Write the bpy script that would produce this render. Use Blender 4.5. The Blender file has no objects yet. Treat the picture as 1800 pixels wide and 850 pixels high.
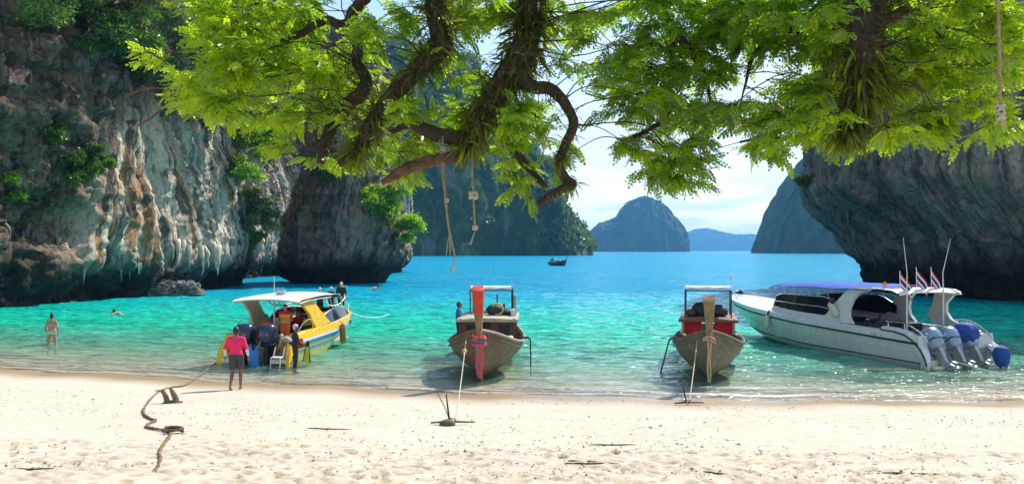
import bpy, bmesh, math, random
import numpy as np
from mathutils import Vector, Matrix, Euler
from mathutils.bvhtree import BVHTree
R = math.radians
scene = bpy.context.scene
col = scene.collection
random.seed(7)
rng = np.random.default_rng(11)

# ------------------------------------------------------------------ camera
CAM_H, FPX, HOR = 4.0, 1500.0, 440.0
cam_d = bpy.data.cameras.new('camera')
cam = bpy.data.objects.new('camera', cam_d); col.objects.link(cam)
cam_d.sensor_width = 36.0
cam_d.lens = 36.0 * FPX / 1800.0
cam_d.shift_y = (HOR - 425.0) / 1800.0
cam_d.clip_start = 0.1; cam_d.clip_end = 40000
cam.location = (0, 0, CAM_H); cam.rotation_euler = (R(90), 0, 0)
scene.camera = cam

# ------------------------------------------------------------------ sun, sky, exposure
SUN_EL, SUN_AZ = R(45), R(40)          # azimuth from +Y towards +X
sun_d = bpy.data.lights.new('sun', 'SUN'); sun_d.energy = 4.6; sun_d.angle = R(0.53)
sun_d.color = (1.0, 0.95, 0.86)
sun = bpy.data.objects.new('sun', sun_d); col.objects.link(sun)
sdir = Vector((math.sin(SUN_AZ) * math.cos(SUN_EL), math.cos(SUN_AZ) * math.cos(SUN_EL), math.sin(SUN_EL)))
sun.rotation_euler = sdir.to_track_quat('Z', 'Y').to_euler()
sun.location = (20, 30, 60)
world = bpy.data.worlds.new('World'); scene.world = world; world.use_nodes = True
def build_world():
    nt = world.node_tree; N = nt.nodes; L = nt.links; N.clear()
    out = N.new('ShaderNodeOutputWorld'); bg = N.new('ShaderNodeBackground')
    sky = N.new('ShaderNodeTexSky'); sky.sky_type = 'NISHITA'; sky.sun_disc = False
    sky.sun_elevation = SUN_EL; sky.sun_rotation = SUN_AZ
    sky.air_density = 1.0; sky.dust_density = 0.6; sky.ozone_density = 1.5
    tc = N.new('ShaderNodeTexCoord'); sep = N.new('ShaderNodeSeparateXYZ')
    L.new(tc.outputs['Generated'], sep.inputs[0])
    # project the view direction on a cloud deck so that clouds flatten towards the horizon
    zc = N.new('ShaderNodeMath'); zc.operation = 'ADD'; zc.inputs[1].default_value = 0.16
    zm = N.new('ShaderNodeMath'); zm.operation = 'MAXIMUM'; zm.inputs[1].default_value = 0.0
    L.new(sep.outputs[2], zm.inputs[0]); L.new(zm.outputs[0], zc.inputs[0])
    dx = N.new('ShaderNodeMath'); dx.operation = 'DIVIDE'; dy = N.new('ShaderNodeMath'); dy.operation = 'DIVIDE'
    L.new(sep.outputs[0], dx.inputs[0]); L.new(zc.outputs[0], dx.inputs[1])
    L.new(sep.outputs[1], dy.inputs[0]); L.new(zc.outputs[0], dy.inputs[1])
    cb = N.new('ShaderNodeCombineXYZ'); L.new(dx.outputs[0], cb.inputs[0]); L.new(dy.outputs[0], cb.inputs[1])
    cb.inputs[2].default_value = 3.7
    n = N.new('ShaderNodeTexNoise'); n.inputs['Scale'].default_value = 1.35; n.inputs['Detail'].default_value = 9
    n.inputs['Roughness'].default_value = 0.58; n.inputs['Distortion'].default_value = 0.35
    L.new(cb.outputs[0], n.inputs['Vector'])
    r = N.new('ShaderNodeValToRGB'); r.color_ramp.elements[0].position = 0.45; r.color_ramp.elements[1].position = 0.64
    r.color_ramp.interpolation = 'EASE'
    L.new(n.outputs['Fac'], r.inputs[0])
    # more and whiter cloud in the thick air near the horizon
    hz = N.new('ShaderNodeMapRange'); hz.inputs['From Min'].default_value = 0.0; hz.inputs['From Max'].default_value = 0.30
    hz.inputs['To Min'].default_value = 0.16; hz.inputs['To Max'].default_value = 0.0
    L.new(sep.outputs[2], hz.inputs['Value'])
    ad = N.new('ShaderNodeMath'); ad.operation = 'ADD'; ad.use_clamp = True
    L.new(r.outputs[0], ad.inputs[0]); L.new(hz.outputs[0], ad.inputs[1])
    mul = N.new('ShaderNodeMath'); mul.operation = 'MULTIPLY'; mul.inputs[1].default_value = 0.82
    L.new(ad.outputs[0], mul.inputs[0])
    mix = N.new('ShaderNodeMixRGB'); mix.inputs['Color2'].default_value = (4.7, 5.2, 5.9, 1)
    L.new(mul.outputs[0], mix.inputs['Fac']); L.new(sky.outputs[0], mix.inputs['Color1'])
    L.new(mix.outputs[0], bg.inputs['Color']); bg.inputs['Strength'].default_value = 0.15
    L.new(bg.outputs[0], out.inputs['Surface'])
build_world()
vs = scene.view_settings
vs.view_transform = 'Standard'; vs.look = 'None'; vs.exposure = 0.52; vs.gamma = 1.0; vs.use_curve_mapping = False
scene.render.film_transparent = False
cy = scene.cycles
cy.use_denoising = True
try: cy.denoiser = 'OPENIMAGEDENOISE'
except Exception: pass
cy.max_bounces = 8; cy.diffuse_bounces = 3; cy.glossy_bounces = 3; cy.transmission_bounces = 4
cy.transparent_max_bounces = 12; cy.volume_bounces = 0
cy.sample_clamp_indirect = 4.0; cy.sample_clamp_direct = 12.0
cy.caustics_reflective = False; cy.caustics_refractive = False
cy.use_adaptive_sampling = False

# ------------------------------------------------------------------ helpers
def at(px, py, Y):                    # a point of the photograph at a distance in metres
    return Vector(((px - 900.0) / FPX * Y, Y, CAM_H - (py - HOR) / FPX * Y))

def tag(o, label=None, cat=None, group=None, kind=None):
    if label: o['label'] = label
    if cat: o['category'] = cat
    if group: o['group'] = group
    if kind: o['kind'] = kind
    return o

def empty(name, loc=(0, 0, 0), rz=0.0):
    o = bpy.data.objects.new(name, None); col.objects.link(o)
    o.location = loc; o.rotation_euler = (0, 0, rz); o.empty_display_size = 0.3
    return o

def link_mesh(name, me, mats, parent=None, smooth=None):
    if not isinstance(mats, (list, tuple)): mats = [mats]
    for m in mats: me.materials.append(m)
    o = bpy.data.objects.new(name, me); col.objects.link(o)
    if smooth is not None:
        if smooth >= 180:
            me.polygons.foreach_set('use_smooth', [True] * len(me.polygons))
        elif smooth > 0:
            me.polygons.foreach_set('use_smooth', [True] * len(me.polygons))
            me.set_sharp_from_angle(angle=R(smooth))
    if parent is not None: o.parent = parent
    return o

def np_mesh(name, V, F, mats, parent=None, smooth=180, attrs=None):
    """V (n,3), F (m,k) of one face size: fast path for large meshes."""
    V = np.asarray(V, dtype=np.float32); F = np.asarray(F, dtype=np.int32)
    me = bpy.data.meshes.new(name)
    k = F.shape[1]
    me.vertices.add(len(V)); me.vertices.foreach_set('co', V.ravel())
    me.loops.add(F.size); me.loops.foreach_set('vertex_index', F.ravel())
    me.polygons.add(len(F)); me.polygons.foreach_set('loop_start', np.arange(0, F.size, k, dtype=np.int32))
    try: me.polygons.foreach_set('loop_total', np.full(len(F), k, dtype=np.int32))
    except Exception: pass
    me.update(calc_edges=True)
    for an, av in (attrs or {}).items():
        a = me.attributes.new(an, 'FLOAT', 'POINT'); a.data.foreach_set('value', np.asarray(av, dtype=np.float32))
    me.validate()
    return link_mesh(name, me, mats, parent, smooth)

def grid_faces(nu, nv, wrap=False):
    i = np.arange(nu if wrap else nu - 1)[:, None]; j = np.arange(nv - 1)[None, :]
    i2 = (i + 1) % nu
    a = i * nv + j; b = i2 * nv + j; c = i2 * nv + j + 1; d = i * nv + j + 1
    return np.stack([a, b, c, d], -1).reshape(-1, 4)

class MB:
    """collects shapes, then links them as ONE mesh object"""
    def __init__(s): s.v = []; s.f = []; s.m = []
    def add(s, V, F, mi=0):
        b = len(s.v); s.v.extend([tuple(p) for p in V])
        for f in F: s.f.append([b + i for i in f]); s.m.append(mi)
        return s
    def box(s, c, size, rot=None, mi=0, bev=0.0, taper=1.0):
        bm = bmesh.new(); bmesh.ops.create_cube(bm, size=1.0)
        for v in bm.verts:
            k = taper if v.co.z > 0 else 1.0
            v.co = Vector((v.co.x * size[0] * k, v.co.y * size[1] * k, v.co.z * size[2]))
        if bev > 0:
            bmesh.ops.bevel(bm, geom=list(bm.edges), offset=bev, segments=2, affect='EDGES', profile=0.5)
        M = Matrix.Translation(Vector(c)) @ (Euler(rot).to_matrix().to_4x4() if rot else Matrix())
        bm.verts.index_update()
        s.add([M @ v.co for v in bm.verts], [[v.index for v in f.verts] for f in bm.faces], mi)
        bm.free(); return s
    def tube(s, path, r, n=8, mi=0, cap=True, squash=1.0):
        P = [Vector(p) for p in path]; k = len(P)
        rr = list(r) if isinstance(r, (list, tuple, np.ndarray)) else [r] * k
        V = []; F = []; up = None
        for i in range(k):
            t = (P[min(i + 1, k - 1)] - P[max(i - 1, 0)])
            t = t.normalized() if t.length > 1e-9 else Vector((0, 0, 1))
            if up is None:
                up = Vector((0, 0, 1)) if abs(t.z) < 0.9 else Vector((1, 0, 0))
            a = t.cross(up); a = a.normalized() if a.length > 1e-6 else t.orthogonal().normalized()
            b = a.cross(t).normalized(); up = b
            for j in range(n):
                q = 2 * math.pi * j / n
                V.append(P[i] + a * (math.cos(q) * rr[i]) + b * (math.sin(q) * rr[i] * squash))
        for i in range(k - 1):
            for j in range(n):
                F.append([i * n + j, i * n + (j + 1) % n, (i + 1) * n + (j + 1) % n, (i + 1) * n + j])
        if cap:
            F.append([j for j in range(n)][::-1]); F.append([(k - 1) * n + j for j in range(n)])
        return s.add(V, F, mi)
    def ell(s, c, r, nu=12, nv=8, mi=0, rot=None):
        c = Vector(c); r = Vector(r) if not isinstance(r, (int, float)) else Vector((r, r, r))
        M = Euler(rot).to_matrix() if rot else Matrix.Identity(3)
        V = [c + M @ Vector((0, 0, -r.z))]; F = []
        for i in range(1, nv):
            a = math.pi * i / nv - math.pi / 2
            for j in range(nu):
                b = 2 * math.pi * j / nu
                V.append(c + M @ Vector((math.cos(a) * math.cos(b) * r.x, math.cos(a) * math.sin(b) * r.y, math.sin(a) * r.z)))
        V.append(c + M @ Vector((0, 0, r.z)))
        for j in range(nu): F.append([0, 1 + (j + 1) % nu, 1 + j])
        for i in range(nv - 2):
            for j in range(nu):
                F.append([1 + i * nu + j, 1 + i * nu + (j + 1) % nu, 1 + (i + 1) * nu + (j + 1) % nu, 1 + (i + 1) * nu + j])
        t = len(V) - 1; b0 = 1 + (nv - 2) * nu
        for j in range(nu): F.append([t, b0 + j, b0 + (j + 1) % nu])
        return s.add(V, F, mi)
    def capsule(s, p0, p1, r0, r1, n=10, mi=0):
        p0 = Vector(p0); p1 = Vector(p1); d = p1 - p0
        d = d.normalized() if d.length > 1e-6 else Vector((0, 0, 1))
        path = []; rr = []
        for k in range(4):
            a = math.pi / 2 * k / 4; path.append(p0 - d * r0 * math.cos(a)); rr.append(max(r0 * math.sin(a), 0.001))
        path.append(p0); rr.append(r0)
        path.append(p1); rr.append(r1)
        for k in range(3, -1, -1):
            a = math.pi / 2 * k / 4; path.append(p1 + d * r1 * math.cos(a)); rr.append(max(r1 * math.sin(a), 0.001))
        return s.tube(path, rr, n, mi)
    def prism(s, poly, axis, a, b, mi=0):
        """polygon extruded along an axis: axis 'y' takes (x,z), 'z' takes (x,y), 'x' takes (y,z)"""
        def pt(p, t):
            return (p[0], t, p[1]) if axis == 'y' else ((p[0], p[1], t) if axis == 'z' else (t, p[0], p[1]))
        n = len(poly); V = [pt(p, a) for p in poly] + [pt(p, b) for p in poly]
        F = [list(range(n)), list(range(2 * n - 1, n - 1, -1))]
        for i in range(n): F.append([i, i + n, (i + 1) % n + n, (i + 1) % n])
        return s.add(V, F, mi)
    def surf(s, P, mi=0, closed=False):
        nu = len(P); nv = len(P[0]); V = [q for row in P for q in row]; F = []
        for i in range(nu - 1):
            for j in range(nv if closed else nv - 1):
                j2 = (j + 1) % nv
                F.append([i * nv + j, (i + 1) * nv + j, (i + 1) * nv + j2, i * nv + j2])
        m = mi if isinstance(mi, list) else None
        b = len(s.v); s.v.extend([tuple(q) for q in V])
        for k, f in enumerate(F):
            s.f.append([b + i for i in f]); s.m.append(m[k % len(m)] if m else mi)
        return s
    def build(s, name, mats, parent=None, smooth=35, recalc=True):
        me = bpy.data.meshes.new(name); me.from_pydata(s.v, [], s.f)
        if len(set(s.m)) > 1: me.polygons.foreach_set('material_index', s.m)
        if recalc:
            bm = bmesh.new(); bm.from_mesh(me); bmesh.ops.recalc_face_normals(bm, faces=bm.faces); bm.to_mesh(me); bm.free()
        me.update()
        return link_mesh(name, me, mats, parent, smooth)

def catmull(P, n=6):
    P = [np.array(p, dtype=float) for p in P]
    Q = [2 * P[0] - P[1]] + P + [2 * P[-1] - P[-2]]; out = []
    for i in range(1, len(Q) - 2):
        for k in range(n):
            t = k / n
            out.append(0.5 * ((2 * Q[i]) + (-Q[i - 1] + Q[i + 1]) * t + (2 * Q[i - 1] - 5 * Q[i] + 4 * Q[i + 1] - Q[i + 2]) * t * t
                              + (-Q[i - 1] + 3 * Q[i] - 3 * Q[i + 1] + Q[i + 2]) * t ** 3))
    out.append(P[-1]); return out

def copy_tree(o, parent=None):
    c = o.copy(); col.objects.link(c)
    if parent is not None: c.parent = parent
    for ch in list(o.children): copy_tree(ch, c)
    return c

# numpy gradient-free value noise, smooth, in about -1..1
def _h(ix, iy, iz, seed):
    n = (ix.astype(np.int64) * 374761393 + iy.astype(np.int64) * 668265263 + iz.astype(np.int64) * 1274126177 + seed * 69069) & 0xffffffff
    n = ((n ^ (n >> 13)) * 1274126177) & 0xffffffff
    n = n ^ (n >> 16)
    return n.astype(np.float64) / 2147483648.0 - 1.0
def vnoise(P, seed=0):
    P = np.asarray(P, dtype=np.float64); I = np.floor(P).astype(np.int64); f = P - I
    u = f * f * f * (f * (f * 6 - 15) + 10)
    x, y, z = I[:, 0], I[:, 1], I[:, 2]; r = 0
    for a in (0, 1):
        wa = u[:, 0] if a else 1 - u[:, 0]
        for b in (0, 1):
            wb = u[:, 1] if b else 1 - u[:, 1]
            for c in (0, 1):
                wc = u[:, 2] if c else 1 - u[:, 2]
                r = r + wa * wb * wc * _h(x + a, y + b, z + c, seed)
    return r
def fbm(P, octv=4, seed=0, ridged=False, gain=0.5):
    P = np.asarray(P, dtype=np.float64); s = 0; a = 1.0; t = 0
    for k in range(octv):
        n = vnoise(P * (2.03 ** k) + 17.3 * k, seed + k)
        s = s + a * ((1 - 2 * np.abs(n)) if ridged else n); t += a; a *= gain
    return s / t

# ------------------------------------------------------------------ materials
class NT:
    def __init__(s, name):
        s.mat = bpy.data.materials.new(name); s.mat.use_nodes = True
        s.nt = s.mat.node_tree; s.N = s.nt.nodes; s.L = s.nt.links
        s.b = s.N['Principled BSDF']; s.out = s.N['Material Output']
    def n(s, t, **kw):
        x = s.N.new(t)
        for k, v in kw.items():
            if k.startswith('i_'): x.inputs[k[2:].replace('_', ' ')].default_value = v
            else: setattr(x, k, v)
        return x
    def coord(s, scale=(1, 1, 1), kind='Object'):
        tc = s.n('ShaderNodeTexCoord'); mp = s.n('ShaderNodeMapping'); mp.inputs['Scale'].default_value = scale
        s.L.new(tc.outputs[kind], mp.inputs['Vector']); return mp.outputs[0]
    def noise(s, vec, scale, detail=4, rough=0.55, dist=0.0):
        x = s.n('ShaderNodeTexNoise'); x.inputs['Scale'].default_value = scale; x.inputs['Detail'].default_value = detail
        x.inputs['Roughness'].default_value = rough; x.inputs['Distortion'].default_value = dist
        if vec is not None: s.L.new(vec, x.inputs['Vector'])
        return x.outputs['Fac']
    def ramp(s, fac, stops, interp='LINEAR'):
        r = s.n('ShaderNodeValToRGB'); r.color_ramp.interpolation = interp; e = r.color_ramp.elements
        while len(e) < len(stops): e.new(0.5)
        for k, (p, c) in enumerate(stops):
            e[k].position = p; e[k].color = (c, c, c, 1) if isinstance(c, (int, float)) else (c[0], c[1], c[2], 1)
        s.L.new(fac, r.inputs[0]); return r.outputs[0]
    def mix(s, fac, a, b, mode='MIX'):
        m = s.n('ShaderNodeMixRGB', blend_type=mode)
        for i, v in ((0, fac), (1, a), (2, b)):
            if isinstance(v, (int, float)): m.inputs[i].default_value = v if i == 0 else (v, v, v, 1)
            elif isinstance(v, tuple): m.inputs[i].default_value = (v[0], v[1], v[2], 1)
            else: s.L.new(v, m.inputs[i])
        return m.outputs[0]
    def math(s, op, a, b=None, clamp=False):
        m = s.n('ShaderNodeMath', operation=op, use_clamp=clamp)
        for i, v in ((0, a), (1, b)):
            if v is None: continue
            if isinstance(v, (int, float)): m.inputs[i].default_value = v
            else: s.L.new(v, m.inputs[i])
        return m.outputs[0]
    def attr(s, name):
        a = s.n('ShaderNodeAttribute', attribute_name=name); return a.outputs['Fac']
    def bump(s, h, strength=0.3, dist=0.05, to=None):
        b = s.n('ShaderNodeBump'); b.inputs['Strength'].default_value = strength; b.inputs['Distance'].default_value = dist
        s.L.new(h, b.inputs['Height']); s.L.new(b.outputs[0], (to or s.b.inputs['Normal'])); return b.outputs[0]

MATS = {}
def plain(name, c, rough=0.5, metal=0.0, var=0.18, scale=9.0, bump=0.0, bscale=40.0, spec=0.5, coat=0.0, trans=0.0, stretch=(1, 1, 1), dirt=None):
    """a painted / cloth / wood / metal surface with uneven tone, worn gloss and fine relief"""
    if name in MATS: return MATS[name]
    t = NT(name); v = t.coord(stretch)
    n1 = t.noise(v, scale, 5, 0.6)
    lo = tuple(x * (1 - var) for x in c); hi = tuple(min(1, x * (1 + var)) for x in c)
    cc = t.ramp(n1, [(0.3, lo), (0.7, hi)])
    if dirt:
        n3 = t.noise(v, scale * 0.37, 6, 0.65)
        cc = t.mix(t.ramp(n3, [(0.52, 0.0), (0.72, 0.75)]), cc, dirt)
    t.L.new(cc, t.b.inputs['Base Color'])
    n2 = t.noise(v, scale * 2.3, 3)
    t.L.new(t.ramp(n2, [(0.3, max(0.03, rough - 0.1)), (0.7, min(1, rough + 0.12))]), t.b.inputs['Roughness'])
    t.b.inputs['Metallic'].default_value = metal
    t.b.inputs['Specular IOR Level'].default_value = spec
    t.b.inputs['Coat Weight'].default_value = coat
    if bump > 0: t.bump(t.noise(v, bscale, 5), bump, 0.02)
    if trans > 0: t.b.inputs['Transmission Weight'].default_value = trans
    MATS[name] = t.mat; return t.mat
# ------------------------------------------------------------------ beach and seabed: one sheet
_sx = np.array([-400, -60, -30, -17.3, -8.4, 0, 7.5, 13.7, 24, 50, 400.])
_sy = np.array([60, 36, 32.2, 29.0, 26.0, 23.6, 22.7, 22.7, 24.5, 34, 60.])
_tx = np.linspace(-400, 400, 4001); _ty = np.interp(_tx, _sx, _sy)
_k = np.hanning(41); _k /= _k.sum(); _ty = np.convolve(np.pad(_ty, 20, mode='edge'), _k, 'valid')
def shore(x): return np.interp(x, _tx, _ty) + 0.16 * np.sin(np.asarray(x) * 0.9) + 0.10 * np.sin(np.asarray(x) * 2.3 + 1)
def beach_z(x, y):
    t = shore(x) - np.asarray(y)
    up = 0.050 * t + 0.0016 * t * t
    s = np.maximum(-t, 0); dn = -(0.058 * s + 0.0010 * s * s)
    z = np.where(t > 0, np.minimum(up, 2.6 + 0.01 * t), np.maximum(dn, -7.5))
    return z
def on_beach(px, py):
    z = 0.0
    for _ in range(12):
        Y = (CAM_H - z) * FPX / (py - HOR); X = (px - 900) / FPX * Y; z = float(beach_z(X, Y))
    return Vector((X, Y, z))

def build_beach():
    fx = np.arange(-17, 17.001, 0.055); fy = np.arange(10.4, 27.0, 0.055)
    xs = np.concatenate([[-9000, -4000, -1500, -600, -300, -160], np.arange(-100, -30, 5), np.arange(-30, -17, 0.5), fx,
                         np.arange(17.5, 30, 0.5), np.arange(30, 101, 5), [160, 300, 600, 1500, 4000, 9000]])
    ys = np.concatenate([[-400, -150, -60, -30, -15, -6, 0], np.arange(2, 10.2, 0.8), fy, np.arange(27.2, 60, 0.4), np.arange(60, 140, 4),
                         [160, 220, 320, 600, 1500, 4000, 9000]])
    X, Y = np.meshgrid(xs, ys, indexing='ij')
    Z = beach_z(X, Y)
    P = np.stack([X.ravel(), Y.ravel(), np.zeros(X.size)], -1)
    T = (shore(X) - Y)
    amp = np.clip(T / 3.0, 0, 1) * np.clip((60 - np.abs(X)) / 30, 0, 1)
    near = np.clip((15.8 - Y) / 3.0, 0, 1)
    n1 = fbm(P * np.array([0.5, 0.7, 1]), 3, 3).reshape(X.shape)
    n2 = fbm(P * np.array([3.2, 4.5, 1]), 3, 9).reshape(X.shape)
    Z = Z + amp * (0.035 * n1 + (0.006 + 0.012 * near) * n2)
    # footprints and scuffs: dents with a pushed-up rim, dense on the dry sand close by
    r = np.random.default_rng(5); i0 = len(xs[xs < -17]); j0 = len(ys[ys < 11.2])
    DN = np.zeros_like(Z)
    def dent(cx, cy, a, b, ang, depth):
        rad = 2.2 * max(a, b)
        ia, ib = np.searchsorted(xs, [cx - rad, cx + rad]); ja, jb = np.searchsorted(ys, [cy - rad, cy + rad])
        if ib - ia < 2 or jb - ja < 2: return
        dx = X[ia:ib, ja:jb] - cx; dy = Y[ia:ib, ja:jb] - cy
        u = (dx * math.cos(ang) + dy * math.sin(ang)) / a; v = (-dx * math.sin(ang) + dy * math.cos(ang)) / b
        q = u * u + v * v
        Z[ia:ib, ja:jb] += depth * (-np.exp(-q * 1.3) + 0.55 * np.exp(-(np.sqrt(q) - 1.25) ** 2 * 5)) * amp[ia:ib, ja:jb]
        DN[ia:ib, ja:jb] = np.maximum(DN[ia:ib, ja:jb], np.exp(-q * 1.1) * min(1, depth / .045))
    for _ in range(1700):
        cy_ = 10.6 + 4.0 * r.random() ** 1.1; cx_ = r.uniform(-9.5, 9.5)
        if vnoise(np.array([[cx_ * 0.45, cy_ * 0.6, 2.0]]), 4)[0] < -0.35 and cy_ > 12.8: continue
        dent(cx_, cy_, r.uniform(.09, .17), r.uniform(.05, .09), r.uniform(0, 3.14), r.uniform(.018, .055))
    for _ in range(420):
        dent(r.uniform(-14, 14), r.uniform(14.5, 22.5), r.uniform(.08, .14), r.uniform(.05, .08), r.uniform(0, 3.14), r.uniform(.008, .022))
    for (xa, ya, xb, yb, n) in ((-7.9, 24.2, -4.5, 15, 26), (-6.5, 14.5, 6, 18.5, 34), (2, 13, 9, 20, 22), (-10, 16, -6, 21.5, 18), (5.5, 21, 2, 14, 18)):
        for k in range(n):
            f = k / n; a_ = math.atan2(yb - ya, xb - xa); s = 0.11 * (1 if k % 2 else -1)
            dent(xa + (xb - xa) * f - math.sin(a_) * s, ya + (yb - ya) * f + math.cos(a_) * s, .13, .055, a_ + r.normal(0, .12), .028)
    wet = np.clip(1.35 - (Z - 0.0) / 0.10, 0, 1)
    wet = np.clip(wet + 0.25 * n1 * (wet > 0.01), 0, 1)
    wet = wet * np.clip(1 + (Z + .015) / .13, .12, 1)             # under water the sand itself is pale
    t = NT('sand'); v = t.coord((1, 1, 1))
    g1 = t.noise(v, 0.6, 4); g2 = t.noise(v, 26.0, 4, 0.7); g3 = t.noise(v, 160.0, 3, 0.7); sp = t.noise(v, 9.0, 6, 0.75)
    c = t.ramp(g1, [(0.3, (0.55, 0.485, 0.39)), (0.7, (0.62, 0.565, 0.475))])
    c = t.mix(t.ramp(g2, [(0.35, 0.32), (0.6, 0.0)]), c, (0.50, 0.40, 0.27))
    c = t.mix(t.ramp(sp, [(0.64, 0.0), (0.74, 0.5)]), c, (0.36, 0.25, 0.14))
    c = t.mix(t.ramp(g3, [(0.3, 0.25), (0.55, 0.0)]), c, (0.45, 0.36, 0.25))
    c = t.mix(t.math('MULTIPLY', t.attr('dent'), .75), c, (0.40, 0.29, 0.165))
    w = t.attr('wet')
    c = t.mix(w, c, (0.36, 0.26, 0.15))
    t.L.new(c, t.b.inputs['Base Color'])
    t.L.new(t.ramp(w, [(0.0, 0.95), (0.6, 0.55), (1.0, 0.28)]), t.b.inputs['Roughness'])
    t.b.inputs['Specular IOR Level'].default_value = 0.3
    t.bump(t.math('ADD', g2, t.math('MULTIPLY', g3, 0.5)), 0.35, 0.03)
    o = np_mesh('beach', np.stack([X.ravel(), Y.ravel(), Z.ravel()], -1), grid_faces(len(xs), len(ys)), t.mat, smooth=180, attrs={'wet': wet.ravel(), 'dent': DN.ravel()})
    tag(o, 'pale sand beach with footprints, sloping down under the water', kind='structure')
build_beach()

# ------------------------------------------------------------------ sea
def build_sea():
    xs = np.concatenate([[-9000, -4000, -1500, -600, -300, -150], np.arange(-100, -40, 4), np.arange(-40, 30, 0.22), np.arange(30, 100, 4), [110, 150, 300, 600, 1500, 4000, 9000]])
    ys = np.concatenate([[14, 18], np.arange(20.5, 46, 0.16), np.arange(46, 80, 0.35), np.arange(80, 200, 3), [220, 300, 450, 700, 1000, 1500, 2200, 3200, 4500, 6500, 9500]])
    X, Y = np.meshgrid(xs, ys, indexing='ij')
    D = -beach_z(X, Y)
    P = np.stack([X.ravel(), Y.ravel(), np.zeros(X.size)], -1)
    calm = np.clip((D.ravel()) / 0.35, 0.12, 1) * np.clip((190 - Y.ravel()) / 60, 0, 1) * np.clip((95 - np.abs(X.ravel())) / 20, 0, 1)
    w = fbm(P * np.array([0.55, 0.95, 1]), 3, 21) * 0.075 + fbm(P * np.array([1.7, 2.9, 1]), 3, 31) * 0.055
    # small breakers lapping along the shore
    s = (Y - shore(X)).ravel() + 0.5 * vnoise(P * np.array([0.35, 0.2, 1]), 41)
    lap = np.zeros_like(s)
    for c, h, wd in ((0.9, 0.030, 0.22), (2.3, 0.04, 0.35), (4.4, 0.045, 0.5), (7.2, 0.04, 0.7)):
        lap += h * np.exp(-((s - c) / wd) ** 2) * (0.5 + 0.8 * vnoise(P * np.array([0.6, 0.1, 1]) + c, 51))
    Z = (w * calm + lap).ravel()
    foam = np.clip(0.55 * np.exp(-((s - 0.12) / 0.11) ** 2) + 1.2 * np.exp(-((s - 0.95) / 0.13) ** 2) * np.clip(1 - np.abs(X.ravel() - 6.3) / 5.5, 0.05, 1)
                   + 0.5 * np.exp(-((s - 2.2) / 0.12) ** 2) * np.clip(1 - np.abs(X.ravel() - 7) / 5, 0.0, 1), 0, 1)
    t = NT('sea_water')
    pos = t.n('ShaderNodeNewGeometry'); v = t.n('ShaderNodeMapping'); t.L.new(pos.outputs['Position'], v.inputs['Vector'])
    v.inputs['Scale'].default_value = (1, 1, 1); v = v.outputs[0]
    v2 = t.n('ShaderNodeMapping'); t.L.new(pos.outputs['Position'], v2.inputs['Vector']); v2.inputs['Scale'].default_value = (0.5, 1.3, 1); v2 = v2.outputs[0]
    d = t.attr('depth')
    patch = t.noise(v2, 0.05, 4, 0.6); fine = t.noise(v2, 0.9, 4, 0.65, 0.6)
    dd = t.math('ADD', d, t.math('MULTIPLY', t.math('SUBTRACT', patch, 0.5), t.math('MULTIPLY', d, 0.9)))
    # body colour of the water by depth: green over shallow sand, turquoise, then blue
    body = t.ramp(t.math('DIVIDE', dd, 8.0, True), [(0.0, (0.44, 0.56, 0.38)), (0.05, (0.22, 0.66, 0.46)), (0.14, (0.014, 0.61, 0.39)), (0.30, (0.006, 0.49, 0.40)),
                                                    (0.62, (0.006, 0.36, 0.50)), (1.0, (0.006, 0.28, 0.48))])
    caus = t.ramp(t.noise(v2, 1.5, 3, 0.6, 1.2), [(0.3, 0.55), (0.5, 1.0), (0.66, 1.35)])  # bright and dark caustic ripples painted into the water colour
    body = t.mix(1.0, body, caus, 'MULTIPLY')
    dif = t.n('ShaderNodeBsdfDiffuse'); t.L.new(body, dif.inputs['Color'])
    tr = t.n('ShaderNodeBsdfTransparent')
    t.L.new(t.ramp(t.math('DIVIDE', d, 2.0, True), [(0.0, (1, 1, 1)), (0.25, (0.86, 0.99, 0.93)), (1.0, (0.52, 0.95, 0.83))]), tr.inputs['Color'])
    op = t.math('SUBTRACT', 1.0, t.math('POWER', 2.718, t.math('MULTIPLY', d, -0.95)), True)
    mx = t.n('ShaderNodeMixShader'); t.L.new(op, mx.inputs[0]); t.L.new(tr.outputs[0], mx.inputs[1]); t.L.new(dif.outputs[0], mx.inputs[2])
    # ripples
    h = t.math('ADD', t.math('MULTIPLY', t.noise(v2, 1.1, 2, 0.5, 0.6), 1.1), t.math('MULTIPLY', t.noise(v2, 3.2, 2, 0.5, 0.5), 0.34))
    h = t.math('ADD', h, t.math('MULTIPLY', t.noise(v2, 0.26, 2, 0.5, 0.5), 2.6))
    bmp = t.n('ShaderNodeBump'); bmp.inputs['Strength'].default_value = 0.9; bmp.inputs['Distance'].default_value = 0.5
    t.L.new(h, bmp.inputs['Height'])
    t.L.new(bmp.outputs[0], dif.inputs['Normal'])
    gl = t.n('ShaderNodeBsdfGlossy'); gl.inputs['Roughness'].default_value = 0.07; gl.inputs['Color'].default_value = (0.95, 0.98, 1, 1)
    t.L.new(bmp.outputs[0], gl.inputs['Normal'])
    fr = t.n('ShaderNodeFresnel'); fr.inputs['IOR'].default_value = 1.33; t.L.new(bmp.outputs[0], fr.inputs['Normal'])
    fac = t.math('MULTIPLY', fr.outputs[0], 0.85, True)
    m2 = t.n('ShaderNodeMixShader'); t.L.new(fac, m2.inputs[0]); t.L.new(mx.outputs[0], m2.inputs[1]); t.L.new(gl.outputs[0], m2.inputs[2])
    # foam
    fo = t.n('ShaderNodeBsdfDiffuse'); fo.inputs['Color'].default_value = (0.8, 0.82, 0.8, 1)
    fm = t.math('MULTIPLY', t.attr('foam'), t.ramp(t.noise(v, 7.0, 5, 0.7), [(0.38, 0.0), (0.54, 1.0)]))
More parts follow.
